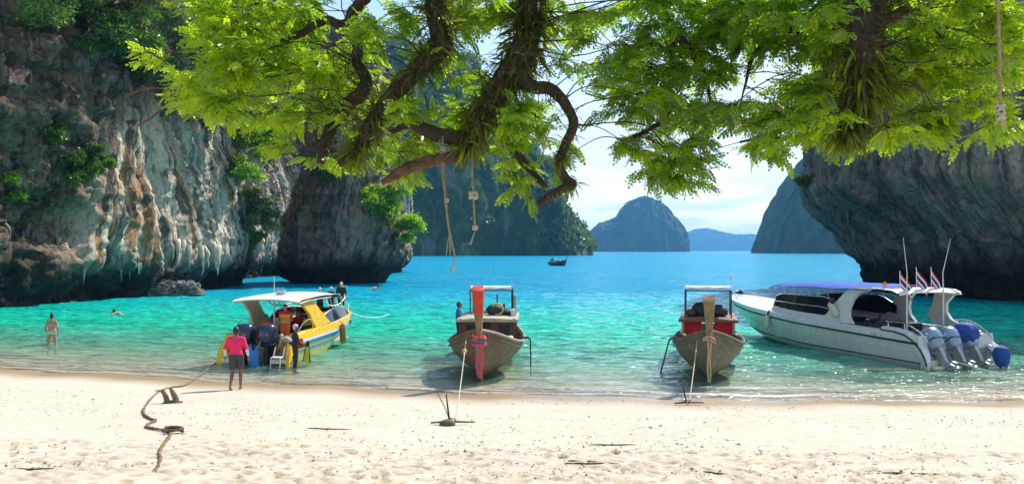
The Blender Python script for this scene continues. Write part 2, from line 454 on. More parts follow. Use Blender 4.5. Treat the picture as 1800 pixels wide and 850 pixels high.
    m3 = t.n('ShaderNodeMixShader'); t.L.new(fm, m3.inputs[0]); t.L.new(m2.outputs[0], m3.inputs[1]); t.L.new(fo.outputs[0], m3.inputs[2])
    t.L.new(m3.outputs[0], t.out.inputs['Surface'])
    t.N.remove(t.b)
    o = np_mesh('sea', np.stack([X.ravel(), Y.ravel(), Z], -1), grid_faces(len(xs), len(ys)), t.mat, smooth=180,
                attrs={'depth': np.maximum(D.ravel(), 0), 'foam': foam})
    tag(o, 'clear shallow sea, emerald near the beach and blue farther out', kind='structure')
build_sea()

# ------------------------------------------------------------------ rock
def rock_mat(name, dark, mid, pale, ochre, flow=True, streak=(1.0, 1.0, 0.10), k=1.0, green=0.35):
    """weathered limestone: grey faces with cracks, and (where 'flow' says so) curtains of coloured flowstone running down along 'su'"""
    t = NT(name); g = t.n('ShaderNodeNewGeometry')
    mp = t.n('ShaderNodeMapping'); mp.inputs['Scale'].default_value = streak; t.L.new(g.outputs['Position'], mp.inputs['Vector']); vs_ = mp.outputs[0]
    mp2 = t.n('ShaderNodeMapping'); t.L.new(g.outputs['Position'], mp2.inputs['Vector']); v = mp2.outputs[0]
    sz = t.n('ShaderNodeSeparateXYZ'); t.L.new(g.outputs['Position'], sz.inputs[0])
    s1 = t.noise(vs_, 0.75 * k, 6, 0.65, 0.7); s2 = t.noise(vs_, 2.6 * k, 5, 0.65, 0.5); n1 = t.noise(v, 0.28 * k, 6, 0.65, 0.5); n2 = t.noise(v, 2.4 * k, 7, 0.75)
    base = t.ramp(n1, [(0.28, dark), (0.48, mid), (0.72, tuple(x * 1.5 for x in mid))])
    base = t.mix(t.ramp(s1, [(0.52, 0.0), (0.62, 0.8)]), base, dark)
    base = t.mix(t.ramp(s2, [(0.58, 0.0), (0.66, 0.6)]), base, tuple(x * 0.6 for x in pale))
    base = t.mix(t.ramp(t.noise(vs_, 0.42 * k, 5, 0.6, 0.4), [(0.60, 0.0), (0.67, 0.7)]), base, tuple(x * 0.55 for x in ochre))
    base = t.mix(t.ramp(n2, [(0.36, 0.8), (0.50, 0.0)]), base, tuple(x * 0.4 for x in dark))
    if green > 0:
        base = t.mix(t.ramp(t.noise(v, 0.5 * k, 6, 0.72), [(0.56, 0.0), (0.66, green)]), base, (0.05, 0.08, 0.022))
    vo = t.n('ShaderNodeTexVoronoi', feature='DISTANCE_TO_EDGE'); vo.inputs['Scale'].default_value = 0.55 * k
    mv = t.n('ShaderNodeMapping'); mv.inputs['Scale'].default_value = (1.1, 1.1, 0.2); dn = t.n('ShaderNodeTexNoise'); dn.inputs['Scale'].default_value = 0.9 * k; dn.inputs['Detail'].default_value = 5
    t.L.new(v, dn.inputs['Vector']); va = t.n('ShaderNodeVectorMath', operation='MULTIPLY_ADD'); va.inputs[1].default_value = (1.7 / k, 1.7 / k, 1.7 / k); t.L.new(dn.outputs['Color'], va.inputs[0]); t.L.new(g.outputs['Position'], va.inputs[2])
    t.L.new(va.outputs[0], mv.inputs['Vector']); t.L.new(mv.outputs[0], vo.inputs['Vector']); crk = t.ramp(vo.outputs['Distance'], [(0.0, 1.0), (0.07, 0.0)])
    base = t.mix(t.math('MULTIPLY', crk, 0.55), base, tuple(x * 0.25 for x in dark))  # crack shade painted into the colour, since the faces lie in flat light
    h = t.math('SUBTRACT', t.math('ADD', t.math('MULTIPLY', s2, 1.0), n2), t.math('MULTIPLY', crk, 0.5))
    if flow:
        cb = t.n('ShaderNodeCombineXYZ'); su = t.attr('su'); t.L.new(su, cb.inputs[0]); t.L.new(t.math('MULTIPLY', sz.outputs[2], 0.075), cb.inputs[1])
        wv = t.n('ShaderNodeVectorMath', operation='ADD'); wn = t.n('ShaderNodeTexNoise'); wn.inputs['Scale'].default_value = 0.22; wn.inputs['Detail'].default_value = 3
        t.L.new(v, wn.inputs['Vector']); wm = t.n('ShaderNodeVectorMath', operation='MULTIPLY'); wm.inputs[1].default_value = (1.6, 0, 0); t.L.new(wn.outputs['Color'], wm.inputs[0])
        t.L.new(cb.outputs[0], wv.inputs[0]); t.L.new(wm.outputs[0], wv.inputs[1]); c2 = wv.outputs[0]
        a1 = t.noise(c2, 0.55, 3, 0.5); a2 = t.noise(c2, 1.5, 4, 0.6); a3 = t.noise(c2, 4.5, 3, 0.6)
        fl = t.ramp(a1, [(0.28, (0.10, 0.11, 0.11)), (0.36, mid), (0.41, (0.34, 0.34, 0.25)), (0.46, pale), (0.55, tuple(x * 0.8 for x in pale)), (0.60, ochre), (0.66, tuple(x * 0.9 for x in mid))])
        fl = t.mix(t.ramp(a2, [(0.54, 0.0), (0.60, 0.85)]), fl, (0.06, 0.062, 0.06))
        fl = t.mix(t.ramp(a2, [(0.40, 0.9), (0.46, 0.0)]), fl, tuple(min(1, x * 1.1) for x in pale))
        fl = t.mix(t.ramp(a3, [(0.56, 0.0), (0.64, 0.7)]), fl, (0.05, 0.052, 0.05))
        fl = t.mix(t.ramp(a3, [(0.34, 0.55), (0.44, 0.0)]), fl, tuple(min(1, x * 1.15) for x in pale))
        fl = t.mix(t.ramp(n2, [(0.36, 0.5), (0.48, 0.0)]), fl, dark)
        f = t.attr('flow'); base = t.mix(f, base, fl)
        h = t.math('ADD', h, t.math('MULTIPLY', f, t.math('ADD', t.math('MULTIPLY', a2, 2.2), a3)))
    # dark wet tide-line algae, also painting undercut shade and masking light bounced off water
    zz = t.math('ADD', sz.outputs[2], t.math('MULTIPLY', t.math('SUBTRACT', n1, 0.5), 3.0))
    base = t.mix(t.ramp(t.math('DIVIDE', zz, 5.0, True), [(0.36, 0.92), (0.82, 0.0)]), base, (0.022, 0.022, 0.018))
    t.L.new(base, t.b.inputs['Base Color']); t.b.inputs['Roughness'].default_value = 0.85; t.b.inputs['Specular IOR Level'].default_value = 0.25
    t.bump(h, 0.9, 0.35)
    return t.mat

def displace_rock(Q, Nrm, su, big=1.2, flute=0.5, fine=0.3, seed=0, flow=None, k=1.0):
    e = fbm(Q * np.array([0.09, 0.09, 0.05]) * k, 4, seed) * big * 1.5
    e += fbm(Q * np.array([0.32, 0.32, 0.09]) * k, 4, seed + 5, True) * big * 0.7
    wob = fbm(Q * 0.25 * k, 3, seed + 9) * 1.3
    f = fbm(np.stack([su * 0.62 + wob * .2, Q[:, 2] * 0.055, Q[:, 0] * 0.0], -1) * k, 3, seed + 13, True)
    f2 = fbm(np.stack([su * 1.9 + wob * .25, Q[:, 2] * 0.12, Q[:, 0] * 0.0], -1) * k, 2, seed + 14, True)
    lump = 1.0 - 0.65 * flow
    e = e * (0.45 + 0.55 * lump)
    e += f * flute * (0.35 + 1.1 * flow) + f2 * flute * .5 * (0.25 + flow)
    # blocky ledges and cracks on the bare faces
    led = fbm(Q * np.array([0.55, 0.55, 0.9]), 3, seed + 23); e += lump * 0.40 * np.tanh(led * 6)
    cr = np.abs(fbm(Q * np.array([0.9, 0.9, 0.28]), 3, seed + 29)); e -= lump * 0.45 * np.exp(-(cr / 0.045) ** 2)
    e += fbm(Q * np.array([1.5, 1.5, 0.35]) * k, 4, seed + 17, True, gain=0.6) * fine * 0.8 * (lump + .05)
    return Q + Nrm * e[:, None]

def cliff_sheet(name, path, heights, prof, mat, seed, flowf=None, n_u=520, big=1.2, flute=0.55, fine=0.35, lean=None):
    """wall along a plan path (outward normal to the right of travel), prof(u,z) pushes it outwards"""
    P = np.array(catmull([(x, y) for x, y in path], 24))
    seg = np.concatenate([[0], np.cumsum(np.linalg.norm(np.diff(P, axis=0), axis=1))])
    u = np.linspace(0, seg[-1], n_u); PX = np.interp(u, seg, P[:, 0]); PY = np.interp(u, seg, P[:, 1])
    tx = np.gradient(PX); ty = np.gradient(PY)
    kk = np.hanning(31); kk /= kk.sum()
    tx = np.convolve(np.pad(tx, 15, mode='edge'), kk, 'valid'); ty = np.convolve(np.pad(ty, 15, mode='edge'), kk, 'valid')
    L_ = np.hypot(tx, ty); nx, ny = ty / L_, -tx / L_
    z = np.asarray(heights)
    U, Zg = np.meshgrid(np.arange(n_u), z, indexing='ij')
    off = prof(PX[U], PY[U], Zg)
    Q = np.stack([PX[U] + nx[U] * off, PY[U] + ny[U] * off, Zg], -1).reshape(-1, 3)
    Nn = np.stack([nx[U], ny[U], np.full(U.shape, 0.0)], -1).reshape(-1, 3)
    fl = flowf(Q) if flowf is not None else np.zeros(len(Q))
    su = np.repeat(u, len(z)); u0 = u[np.argmin(np.hypot(PX + 32.5, PY - 73))]
    du = np.clip(su - u0, -12, 12); su = su - du * (1 - 1 / (1 + 0.055 * np.clip(15 - Q[:, 2], -4, 16)))
    D = displace_rock(Q, Nn, su, big, flute, fine, seed, fl)
    return np_mesh(name, D, grid_faces(n_u, len(z)), mat, smooth=180, attrs={'flow': fl, 'su': su})

def sstep(a, b, x):
    t = np.clip((np.asarray(x) - a) / (b - a), 0, 1); return t * t * (3 - 2 * t)

ROCK = rock_mat('limestone', (0.044, 0.035, 0.028), (0.185, 0.142, 0.105), (0.76, 0.64, 0.48), (0.50, 0.25, 0.09))
ROCK_R = rock_mat('grey_limestone', (0.064, 0.050, 0.040), (0.235, 0.18, 0.14), (0.54, 0.46, 0.38), (0.32, 0.19, 0.10), green=0.08)
ROCK_FAR = rock_mat('pale_limestone', (0.05, 0.06, 0.06), (0.16, 0.17, 0.17), (0.5, 0.5, 0.48), (0.30, 0.20, 0.12), k=0.12, streak=(1, 1, 0.2), green=0.5)

def build_left_cliff():
    def prof(x, y, z):
        o = -1.2 * np.exp(-((z - 0.5) / 1.3) ** 2)                               # sea notch
        o = o + 0.0 * np.exp(-((z - 5.0) / 3.0) ** 2)
        bul = np.exp(-((y - 76) / 12) ** 2)
        o = o + bul * (0.8 * np.exp(-((z - 4.5) / 5) ** 2))                      # flowstone belly
        o = o - 3.5 * np.exp(-((y - 63) / 2.8) ** 2) * np.exp(-((z - 6.0) / 1.6) ** 2)   # dark hollow
        o = o - 0.10 * np.maximum(z - 14, 0) - 0.02 * np.maximum(z - 20, 0) ** 1.5
        o = o + 1.6 * np.exp(-((y - 60) / 7) ** 2) * sstep(10, 14, z)
        return o
    def flow(Q):
        y, z = Q[:, 1], Q[:, 2]
        a = sstep(64, 69, y + 0.45 * (8 - z)) * (1 - sstep(112, 118, y)) * (1 - sstep(13.5, 18, z + 1.5 * fbm(Q * 0.2, 2, 77)))
        a = np.maximum(a, sstep(112, 117, y) * (1 - sstep(15, 19, z)))
        a = a * sstep(1.0, 3.0, z)
        return np.clip(a * (1.0 + 0.5 * fbm(Q * 0.15, 3, 66)), 0, 1)
    path = [(-70, 20), (-52, 34), (-40, 47), (-35.5, 57), (-33.6, 66), (-32, 78), (-30.2, 88), (-29.8, 95), (-32, 102), (-36.5, 108), (-38.5, 114), (-37.5, 122), (-36.5, 134), (-35, 146), (-30, 151), (-24, 150), (-20, 156), (-22, 170)]
    h = np.concatenate([np.linspace(-3, 20, 150), np.linspace(20.4, 46, 50)])
    o = cliff_sheet('cliff', path, h, prof, ROCK, 3, flow, 620, 1.1, 0.6, 0.38)
    tag(o, 'tall dark limestone cliff with pale flowstone streaks on the left', kind='structure')
    return o

def stacked_rock(name, label, zs, cx, cy, rx, ry, mat, seed, flowv=0.0, n_u=260, nz=120, big=0.7, flute=0.45, fine=0.3, pw=2.3, k=1.0, slant=0.0):
    """a free-standing rock from its outline at several heights"""
    zz = np.linspace(zs[0], zs[-1], nz)
    CX, CY, RX, RY = (np.interp(zz, zs, a) for a in (cx, cy, rx, ry))
    sm = np.hanning(7); sm /= sm.sum()
    CX, CY, RX, RY = (np.convolve(np.pad(a, 3, mode='edge'), sm, 'valid') for a in (CX, CY, RX, RY))
    th = np.linspace(0, 2 * np.pi, n_u, endpoint=False)
    c, s = np.cos(th), np.sin(th); sc = (np.abs(c) ** pw + np.abs(s) ** pw) ** (-1 / pw)
    ux, uy = c * sc, s * sc
    Q = np.stack([CX[None] + RX[None] * ux[:, None], CY[None] + RY[None] * uy[:, None], np.repeat(zz[None], n_u, 0)], -1).reshape(-1, 3)
    Nn = np.stack([np.repeat(c[:, None], nz, 1), np.repeat(s[:, None], nz, 1), np.zeros((n_u, nz))], -1).reshape(-1, 3)
    fl = np.full(len(Q), flowv) * sstep(1.5, 4, Q[:, 2]) * np.clip(0.6 + fbm(Q * 0.12, 3, seed + 40), 0, 1)
    su = np.repeat(th, nz) * float(np.mean(RX) + np.mean(RY)) * .5; su = np.where(su > np.pi * 1.5 * float(np.mean(RX) + np.mean(RY)) * .5 * 1.2, su, su) + slant * Q[:, 2]
    D = displace_rock(Q, Nn, su, big, flute, fine, seed, fl, k)
    F = grid_faces(n_u, nz, True)
    top = np.array([[CX[-1], CY[-1], zz[-1] + 1.0]]); nt_ = len(D)
    V = np.vstack([D, top])
    i = np.arange(n_u); capf = np.stack([i * nz + nz - 1, ((i + 1) % n_u) * nz + nz - 1, np.full(n_u, nt_), np.full(n_u, nt_)], -1)
    me_o = np_mesh(name, V, F, mat, smooth=180, attrs={'flow': np.append(fl, 0), 'su': np.append(su, 0)})
    bm = bmesh.new(); bm.from_mesh(me_o.data); bm.verts.ensure_lookup_table()
    for a in capf:
        f = bm.faces.new([bm.verts[int(a[0])], bm.verts[int(a[1])], bm.verts[int(a[2])]]); f.smooth = True
    bm.to_mesh(me_o.data); bm.free()
    tag(me_o, label, kind='structure')
    return me_o

def sil(Y, rows):                       # outline rows (py, px_left, px_right) -> z, centre, radius at distance Y
    z = [CAM_H - (r[0] - HOR) / FPX * Y for r in rows]
    l = [(r[1] - 900) / FPX * Y for r in rows]; q = [(r[2] - 900) / FPX * Y for r in rows]
    return np.array(z), (np.array(l) + np.array(q)) / 2, (np.array(q) - np.array(l)) / 2

left_cliff = build_left_cliff()
z_, c_, r_ = sil(106, [(545, 535, 655), (500, 525, 662), (487, 500, 675), (465, 494, 690), (440, 496, 700), (410, 497, 705), (380, 503, 703), (345, 517, 690), (310, 530, 688), (270, 535, 690), (200, 545, 690), (120, 560, 670)])
rock_stack = stacked_rock('rock_stack', 'dark free-standing rock narrowing at the waterline beside the left cliff', z_, c_, np.full(len(z_), 108.0), r_, np.clip(r_, 4, 8), ROCK, 31, 0.45, 240, 130, 0.55, 0.4, 0.28)
z_, c_, r_ = sil(80, [(560, 1590, 2300), (515, 1580, 2300), (490, 1570, 2300), (465, 1562, 2320), (430, 1540, 2340), (400, 1520, 2350), (372, 1482, 2360), (350, 1460, 2370), (330, 1452, 2370), (300, 1456, 2370), (240, 1462, 2370), (150, 1472, 2360), (60, 1484, 2340), (-120, 1530, 2300)])
rock_over = stacked_rock('rock_overhang', 'huge grey overhanging limestone rock undercut at the waterline on the right', z_, c_, np.full(len(z_), 80.0), r_,
                         np.interp(z_, [-3, 1, 5, 9, 14, 40], [19, 20, 24, 27, 28, 26]), ROCK_R, 57, 0.8, 420, 170, 0.9, 0.6, 0.3, 2.2, slant=.10)

# ------------------------------------------------------------------ islands and far hills
def island(name, label, Y, sil_pts, depth, mat, seed, rough=1.0, nx=220, ny=70):
    xs = np.array([(p[0] - 900) / FPX * Y for p in sil_pts]); hs = np.array([CAM_H - (p[1] - HOR) / FPX * Y for p in sil_pts])
    x = np.linspace(xs[0], xs[-1], nx); H = np.interp(x, xs, hs)
    t = np.linspace(-1, 1, ny)
    X, T = np.meshgrid(x, t, indexing='ij')
    Hh = np.repeat(H[:, None], ny, 1)
    wid = depth * (0.45 + 0.55 * np.clip(Hh / max(H), 0, 1))
    Yv = Y + T * wid
    Zv = Hh * np.clip(1 - np.abs(T) ** 3.2, 0, 1) ** 0.75
    P = np.stack([X.ravel(), Yv.ravel(), Zv.ravel()], -1)
    sc = 1.0 / (max(H) * 0.35)
    Zv = Zv.ravel() * (1 + 0.05 * rough * fbm(P * sc * 2, 4, seed)) + fbm(P * sc * 7, 3, seed + 4) * max(H) * 0.018 * rough
    Yv = Yv.ravel() + fbm(P * sc * 1.6 * np.array([1, 1, 0.4]), 4, seed + 8) * depth * 0.35
    edge = (np.abs(T) > 0.999).ravel() | (Hh.ravel() < 0.1)
    Zv = np.where(edge, -6.0, Zv)
    o = np_mesh(name, np.stack([X.ravel(), Yv, Zv], -1), grid_faces(nx, ny), mat, smooth=180, attrs={'flow': np.zeros(X.size), 'su': X.ravel()})
    tag(o, label, kind='structure'); return o

def forest_mat(name, k, grey=0.35):
    t = NT(name); g = t.n('ShaderNodeNewGeometry'); mp = t.n('ShaderNodeMapping'); t.L.new(g.outputs['Position'], mp.inputs['Vector']); v = mp.outputs[0]
    mq = t.n('ShaderNodeMapping'); mq.inputs['Scale'].default_value = (1, 1, 0.22); t.L.new(g.outputs['Position'], mq.inputs['Vector'])
    n1 = t.noise(v, 0.10 * k, 6, 0.7); n2 = t.noise(mq.outputs[0], 0.03 * k, 5, 0.65)
    c = t.ramp(n1, [(0.35, (0.018, 0.035, 0.012)), (0.55, (0.045, 0.085, 0.022)), (0.7, (0.085, 0.13, 0.035))])
    c = t.mix(t.ramp(n2, [(0.56, 0.0), (0.68, grey)]), c, (0.22, 0.22, 0.20))
    t.L.new(c, t.b.inputs['Base Color']); t.b.inputs['Roughness'].default_value = 0.95; t.b.inputs['Specular IOR Level'].default_value = 0.1
    t.bump(n1, 1.0, 6.0 / k); return t.mat
FOREST_N = forest_mat('wooded_slope', 1.3, 0.9); FOREST_M = forest_mat('far_wooded_slope', 0.45, 0.4); FOREST_F = forest_mat('distant_wooded_hill', 0.15, 0.1)
isl_near = island('island', 'steep wooded limestone mass rising out of the frame behind the tree, left of centre', 750,
    [(380, 442), (430, 300), (520, 190), (600, 120), (690, 80), (760, 100), (800, 110), (830, 118), (856, 160), (880, 205), (920, 250), (955, 290), (978, 330), (986, 366), (1006, 395), (1022, 412), (1031, 432), (1035, 447)], 130, FOREST_N, 5, 1.1, 300, 110)
island('island', 'blue domed island standing alone on the horizon', 3000,
    [(1028, 441), (1036, 410), (1052, 392), (1068, 387), (1084, 381), (1090, 368), (1104, 354), (1122, 347), (1140, 348), (1158, 357), (1172, 369), (1186, 385), (1196, 399), (1203, 412), (1206, 441)], 200, FOREST_M, 15, 0.8, 260, 60)
island('island', 'tall blue wooded island half hidden by the overhanging rock on the right', 1250,
    [(1348, 444), (1353, 405), (1362, 372), (1376, 345), (1392, 318), (1406, 296), (1420, 278), (1434, 264), (1450, 248), (1500, 225), (1570, 215), (1650, 230), (1760, 300), (1860, 444)], 160, FOREST_M, 25, 0.9, 260, 80)
island('hills', 'pale blue chain of distant hills on the horizon', 8200,
    [(1150, 441), (1180, 420), (1205, 409), (1222, 403), (1240, 401), (1262, 406), (1290, 412), (1320, 411), (1345, 416), (1400, 420), (1480, 428), (1560, 441)], 300, FOREST_F, 35, 0.6, 200, 30)

# ------------------------------------------------------------------ haze
def build_haze():
    t = NT('sea_haze'); t.N.remove(t.b)
    vol = t.n('ShaderNodeVolumePrincipled'); vol.inputs['Color'].default_value = (0.16, 0.52, 1.0, 1); vol.inputs['Density'].default_value = 1.25e-4
    vol.inputs['Anisotropy'].default_value = 0.25
    t.L.new(vol.outputs[0], t.out.inputs['Volume'])
    mb = MB(); mb.box((0, 4300, 126), (19000, 11400, 270))
    o = mb.build('haze', t.mat, smooth=0); tag(o, 'thin blue sea haze softening the far islands', kind='stuff')
# ------------------------------------------------------------------ boat materials
WOOD_HULL = plain('weathered_hull_wood', (0.165, 0.115, 0.062), 0.6, var=0.4, scale=3.0, bump=0.35, bscale=14, stretch=(0.5, 3, 3), dirt=(0.085, 0.06, 0.035))
WOOD_OLD = plain('grey_hull_wood', (0.18, 0.145, 0.085), 0.65, var=0.38, scale=3.0, bump=0.35, bscale=14, stretch=(0.5, 3, 3), dirt=(0.08, 0.065, 0.04))
WOOD_RED = plain('red_brown_wood', (0.14, 0.05, 0.032), 0.55, var=0.3, scale=4, bump=0.25, bscale=20, stretch=(1, 1, 3))
WOOD_PALE = plain('pale_worn_wood', (0.40, 0.34, 0.25), 0.7, var=0.25, scale=5, bump=0.25, bscale=25, dirt=(0.2, 0.15, 0.1))
STEM_WOOD = plain('stem_wood', (0.27, 0.19, 0.085), 0.55, var=0.3, scale=5, bump=0.3, bscale=18, stretch=(3, 3, 0.6), dirt=(0.10, 0.065, 0.03))
RED_PAINT = plain('worn_red_paint', (0.58, 0.045, 0.025), 0.5, var=0.25, scale=7, dirt=(0.35, 0.05, 0.03))
DARK_METAL = plain('dark_steel', (0.05, 0.05, 0.055), 0.4, 0.7, var=0.3)
GREY_METAL = plain('galvanised_tube', (0.35, 0.36, 0.37), 0.35, 0.85, var=0.2)
STEEL = plain('polished_tube', (0.62, 0.63, 0.64), 0.22, 0.9, var=0.1)
BLACK = plain('black_rubber', (0.018, 0.018, 0.02), 0.6, var=0.3)
DARKNESS = plain('dark_upholstery_and_shade', (0.028, 0.028, 0.035), 0.7, var=0.4, scale=5)  # dark seats and bundles, also the painted shade in cabin openings
CANVAS_W = plain('white_awning_cloth', (0.66, 0.66, 0.62), 0.85, var=0.12, scale=5, bump=0.2, bscale=12)
CANVAS_B = plain('blue_awning_cloth', (0.015, 0.095, 0.42), 0.9, var=0.22, scale=3, bump=0.25, bscale=9)
GEL_WHITE = plain('white_gelcoat', (0.70, 0.70, 0.66), 0.28, var=0.07, scale=2.5, coat=0.3, dirt=(0.62, 0.61, 0.55))
GEL_CREAM = plain('cream_gelcoat', (0.70, 0.66, 0.50), 0.3, var=0.07, scale=2.5, coat=0.3)
GEL_YELLOW = plain('yellow_gelcoat', (0.85, 0.50, 0.015), 0.3, var=0.06, scale=2, coat=0.3)
GEL_PALEY = plain('pale_yellow_gelcoat', (0.68, 0.60, 0.12), 0.35, var=0.12, scale=2.5, coat=0.2, dirt=(0.5, 0.42, 0.12))
GEL_BLUE = plain('blue_gelcoat', (0.01, 0.22, 0.62), 0.3, var=0.12, scale=3, coat=0.3)
TRIM_BLACK = plain('black_trim', (0.02, 0.022, 0.025), 0.45, var=0.2)
NAVY = plain('navy_cowl', (0.012, 0.022, 0.055), 0.3, var=0.25, scale=4, coat=0.3)
SILVER = plain('blue_silver_cowl', (0.24, 0.33, 0.44), 0.3, 0.25, var=0.06, scale=2, coat=0.4)
ALU = plain('cast_aluminium', (0.45, 0.45, 0.44), 0.45, 0.6, var=0.25, scale=8, dirt=(0.2, 0.18, 0.15))
BLUE_COVER = plain('blue_cover_cloth', (0.015, 0.06, 0.28), 0.75, var=0.25, scale=5, bump=0.3, bscale=12)
BLUE_SACK = plain('bright_blue_plastic', (0.03, 0.20, 0.52), 0.55, var=0.25, scale=6, bump=0.3, bscale=14)
RED_CLOTH = plain('red_cloth', (0.52, 0.015, 0.018), 0.85, var=0.25, scale=6, bump=0.3, bscale=18)
PINK_CLOTH = plain('pinkish_red_ribbon', (0.72, 0.10, 0.10), 0.85, var=0.2, scale=9)
RIB_BLUE = plain('teal_blue_ribbon', (0.03, 0.25, 0.38), 0.85, var=0.2, scale=9)
CREAM_CLOTH = plain('faded_cream_ribbon', (0.55, 0.42, 0.26), 0.9, var=0.25, scale=9)
ROPE = plain('pale_rope', (0.52, 0.46, 0.34), 0.9, var=0.25, scale=25, bump=0.5, bscale=60)
ROPE_W = plain('white_rope', (0.68, 0.68, 0.64), 0.85, var=0.2, scale=25)
ROPE_B = plain('brown_rope', (0.19, 0.135, 0.07), 0.95, var=0.35, scale=14, bump=0.8, bscale=45)
ORANGE = plain('orange_plastic', (0.80, 0.22, 0.015), 0.4, var=0.12)
VEST = plain('orange_vest_cloth', (0.75, 0.13, 0.02), 0.8, var=0.2)
FENDER = plain('cream_fender', (0.62, 0.58, 0.40), 0.5, var=0.15, dirt=(0.4, 0.36, 0.22))
FENDER_B = plain('brown_fender', (0.30, 0.17, 0.03), 0.6, var=0.3)
FL_R = plain('flag_red', (0.60, 0.015, 0.03), 0.8, var=0.12); FL_W = plain('flag_white', (0.75, 0.75, 0.75), 0.8, var=0.08); FL_B = plain('flag_navy', (0.015, 0.02, 0.20), 0.8, var=0.12)
def glass_mat(name, tint, alpha):
    t = NT(name)
    tr = t.n('ShaderNodeBsdfTransparent'); tr.inputs['Color'].default_value = (*tint, 1)
    t.b.inputs['Base Color'].default_value = (tint[0] * .1, tint[1] * .1, tint[2] * .12, 1); t.b.inputs['Roughness'].default_value = 0.06
    m = t.n('ShaderNodeMixShader'); m.inputs[0].default_value = alpha
    t.L.new(tr.outputs[0], m.inputs[1]); t.L.new(t.b.outputs[0], m.inputs[2]); t.L.new(m.outputs[0], t.out.inputs['Surface']); return t.mat
DARK_GLASS = glass_mat('tinted_dark_glass', (0.16, 0.20, 0.24), 0.75)
BLUE_GLASS = glass_mat('tinted_blue_glass', (0.10, 0.18, 0.32), 0.82)
CLEAR_GLASS = glass_mat('clear_screen', (0.75, 0.85, 0.85), 0.25)

def flag(parent, loc, pole_h, w, h, ang, droop, label=None, striped=True):
    """flag on a staff: the staff is the part, the cloth its sub-part"""
    st = MB(); st.tube([(0, 0, 0), (0.02, 0, pole_h)], 0.012, 6); st.ell((0.02, 0, pole_h), 0.022, 8, 5)
    s = st.build('flagstaff', STEEL, parent); s.location = loc
    if label: s['label'] = label
    P = []; nu, nv = 11, 13
    for i in range(nu):
        u = i / (nu - 1); row = []
        for j in range(nv):
            v = j / (nv - 1)
            x = u * w * math.cos(droop); z = pole_h - 0.03 - v * h - u * w * math.sin(droop)
            y = 0.07 * w * math.sin(u * 7 + v * 1.5) * u
            row.append((0.02 + x * math.cos(ang) - y * math.sin(ang), x * math.sin(ang) + y * math.cos(ang), z))
        P.append(row)
    m = [0, 0, 1, 1, 2, 2, 2, 2, 1, 1, 0, 0]
    mb = MB(); mb.surf(P, m); mb.build('flag', [FL_R, FL_W, FL_B] if striped else [PINK_CLOTH, FL_W, PINK_CLOTH], s, 180, recalc=False)
    return s

